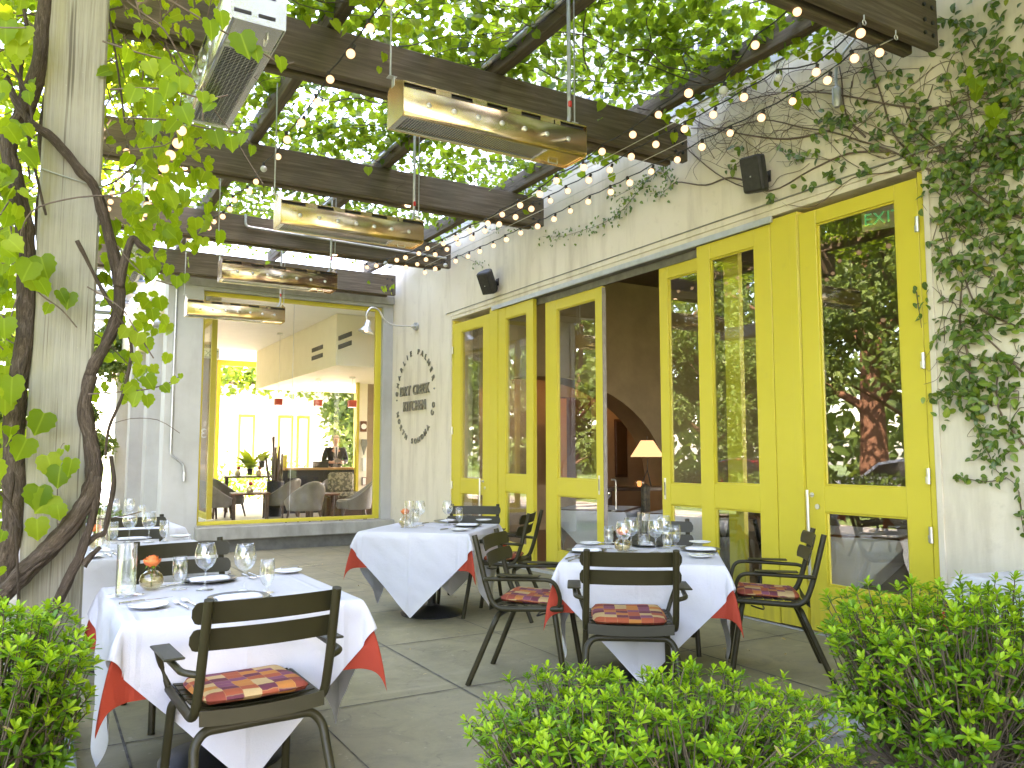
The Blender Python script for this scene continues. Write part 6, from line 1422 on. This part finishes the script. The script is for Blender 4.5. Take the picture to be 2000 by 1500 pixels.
tree(11.2, 28.5, 6.5, 2.6, 5600, 'green tree in the sunny court behind the lounge', .14, 31, cl=.12, group='trees in the court', name='court_tree', z0=0)
tree(-.1, 16.8, 3.4, .9, 3000, 'bushy young tree beyond the colonnade piers', .05, 41, cl=.08, ls=(.09, .16), name='bush', group='bushes along the plaza'); tree(.75, 21.5, 4.8, 1.15, 4200, 'leafy bush at the far end of the colonnade', .05, 42, cl=.08, ls=(.09, .16), name='bush', group='bushes along the plaza')
n_ = 9000; q = np.stack([rs.uniform(-34, -22, n_), rs.uniform(-15, 75, n_), 13*rs.uniform(0, 1, n_)**1.2], 1); leaves('distant_wood', q, unit(rs.normal(0, 1, (n_, 3))), unit(rs.normal(0, .6, (n_, 3))+np.array([.4, 0, .8])), rs.uniform(.7, 1.3, n_), 'other', 'tree_leaf')['kind'] = 'stuff'
tree(-6.6, 11.2, 7.5, 2.7, 6500, 'leafy tree on the plaza opposite the nearest wide door', .13, 43, cl=.36, ls=(.12, .22))
tree(.8, -6.8, 8.5, 3.4, 6000, 'unseen tree added behind the hedges on the camera side to block front light', .22, 51, cl=.22); tree(6.2, -6.5, 8.5, 3.4, 6000, 'unseen tree added by the wall end on the camera side to block front light', .22, 52, cl=.22)  # both added out of view, to hold back skylight from the front
# vine hanging over the court front
cv = thing('court_vine', 'vine hanging over the top of the court building front', 'vine', (9.6, 30.6, 0)); q = np.stack([rs.uniform(-5.2, 4.6, 2600), rs.normal(0, .3, 2600), 4.2+np.abs(rs.normal(0, .6, 2600))-rs.uniform(0, .9, 2600)**3], 1); leaves('foliage', q, unit(rs.normal(0, 1, (2600, 3))), unit(rs.normal(0, .6, (2600, 3))+np.array([0, -.6, .6])), rs.uniform(.14, .24, 2600), 'grape_lo', 'canopy_leaf', cv)
MB().tube([(-5, .1, 4.0), (0, .1, 4.1), (4.6, .1, 4.0)], .04, 6).build('stems', 'dark_twig', cv)
sb = thing('court_shrub', 'flowering pale shrub row at the left of the court', 'shrub', (5.2, 25.6, 0)); q = np.stack([rs.uniform(-1.3, 2.2, 1500), rs.normal(0, .3, 1500), np.abs(rs.normal(.5, .35, 1500))], 1); leaves('foliage', q, unit(rs.normal(0, 1, (1500, 3))), unit(rs.normal(0, .6, (1500, 3))+np.array([0, -.4, .8])), rs.uniform(.08, .16, 1500), 'other', 'shrub_leaf', sb)
for k, (y, lb) in enumerate(((7.5, 'clipped hedge along the kerb, opposite the near doors'), (11.6, 'clipped hedge along the kerb, second from the near doors'), (15.7, 'clipped hedge along the kerb, third from the near doors'), (19.8, 'clipped hedge along the kerb, farthest'))):
    hd = thing('kerb_hedge', lb, 'hedge', (-7.1, y, -.12), 0, 'hedges along the kerb'); n_ = 2200; q = np.stack([rs.uniform(-.35, .35, n_), rs.uniform(-1.9, 1.9, n_), rs.uniform(.05, 1.0, n_)], 1); leaves('foliage', q, unit(rs.normal(0, 1, (n_, 3))), unit(rs.normal(0, .6, (n_, 3))+np.array([.4, 0, .8])), rs.uniform(.09, .17, n_), 'other', 'tree_leaf', hd)
    for j in range(5): MB().tube([(0, -1.6+j*.8, 0), (0, -1.6+j*.8, .7)], .02, 6).build('stem', 'tree_bark', hd)
# ---- cars and lamp posts mirrored in the door glass
def car(x, y, rz, mat, label):
    t = thing('parked_car', label, 'car', (x, y, -.15), R_(rz), 'cars parked on the street'); K = Matrix(((1, 0, 0, 0), (0, 0, 1, 0), (0, 1, 0, 0), (0, 0, 0, 1)))
    body = [(-2.2, .38), (-2.25, .62), (-2.1, .86), (-1.55, .93), (-.95, 1.36), (-.1, 1.45), (.65, 1.34), (1.2, .98), (2.0, .84), (2.22, .62), (2.2, .36)]
    MB().prism(body, -.86, .86, K).build('body', mat, t, bevel=.07)
    for s in (-1, 1): MB().prism([(-1.2, .97), (-.85, 1.29), (-.1, 1.37), (.58, 1.27), (1.0, .98)], s*.862-.008, s*.862+.008, K).build('side_window', 'car_glass', t)
    for sx_ in (-1.35, 1.35):
        for s in (-1, 1):
            w = MB().tube([(sx_, s*.70, .32), (sx_, s*.89, .32)], .32, 22).build('wheel', 'tyre', t); MB().tube([(sx_, s*.885, .32), (sx_, s*.90, .32)], .20, 18).build('rim', 'lamp_metal', w)
    for s in (-1, 1): MB().rbox((2.17, s*.62, .70), (.10, .30, .13), b=.03).build('headlight', 'ceramic', t); MB().rbox((-2.2, s*.62, .74), (.08, .28, .13), b=.03).build('tail_light', 'red_plastic', t)
car(-9.0, 12.6, 92, 'car_white', 'white parked car mirrored in the nearest wide door'); car(-8.9, 18.2, 91, 'car_red', 'dark red parked car mirrored in the near sliding door')
for x, y, lb in ((-4.3, 11.9, 'pale street lamp mirrored in the nearest wide door'), (-5.3, 18.5, 'pale street lamp mirrored in the sliding doors')):
    t = thing('street_lamp', lb, 'street lamp', (x, y, -.15), 0, 'street lamps along the pavement'); MB().lathe([(.12, 0), (.10, .3), (.05, .4), (.04, 2.9)], 12).build('pole', 'white_paint', t); MB().lathe([(.09, 2.9), (.13, 3.0), (.15, 3.4), (.05, 3.5)], 12, capt=True).build('lantern', 'ceramic', t)

# ================================================================== light
W = bpy.data.worlds.new('World'); SC.world = W; W.use_nodes = True; nt = W.node_tree; bg = nt.nodes['Background']
sky = nt.nodes.new('ShaderNodeTexSky'); sky.sky_type = 'NISHITA'; sky.sun_disc = False
SUN = V((.82, -.40, 0)).normalized(); EL = R_(50); sky.sun_elevation = EL; sky.sun_rotation = math.atan2(SUN.x, SUN.y); sky.air_density = 1.0; sky.dust_density = 1.5; sky.ozone_density = 1.0
nt.links.new(sky.outputs[0], bg.inputs[0]); bg.inputs[1].default_value = .15
sl = bpy.data.lights.new('sun', 'SUN'); sl.energy = 4.0; sl.angle = R_(.53); sl.color = (1, .94, .84); so = bpy.data.objects.new('sun', sl); COL.objects.link(so)
d = V((SUN.x*math.cos(EL), SUN.y*math.cos(EL), math.sin(EL))); so.rotation_euler = d.to_track_quat('Z', 'Y').to_euler()
SC.view_settings.view_transform = 'Standard'; SC.view_settings.look = 'None'; SC.view_settings.exposure = 4.5; SC.view_settings.use_white_balance = True; SC.view_settings.white_balance_temperature = 7800; SC.view_settings.white_balance_tint = 27; SC.view_settings.gamma = 1
c = SC.cycles; c.use_denoising = True; c.max_bounces = 10; c.diffuse_bounces = 4; c.glossy_bounces = 4; c.transmission_bounces = 6; c.transparent_max_bounces = 24; c.caustics_reflective = False; c.caustics_refractive = False; c.sample_clamp_indirect = 6
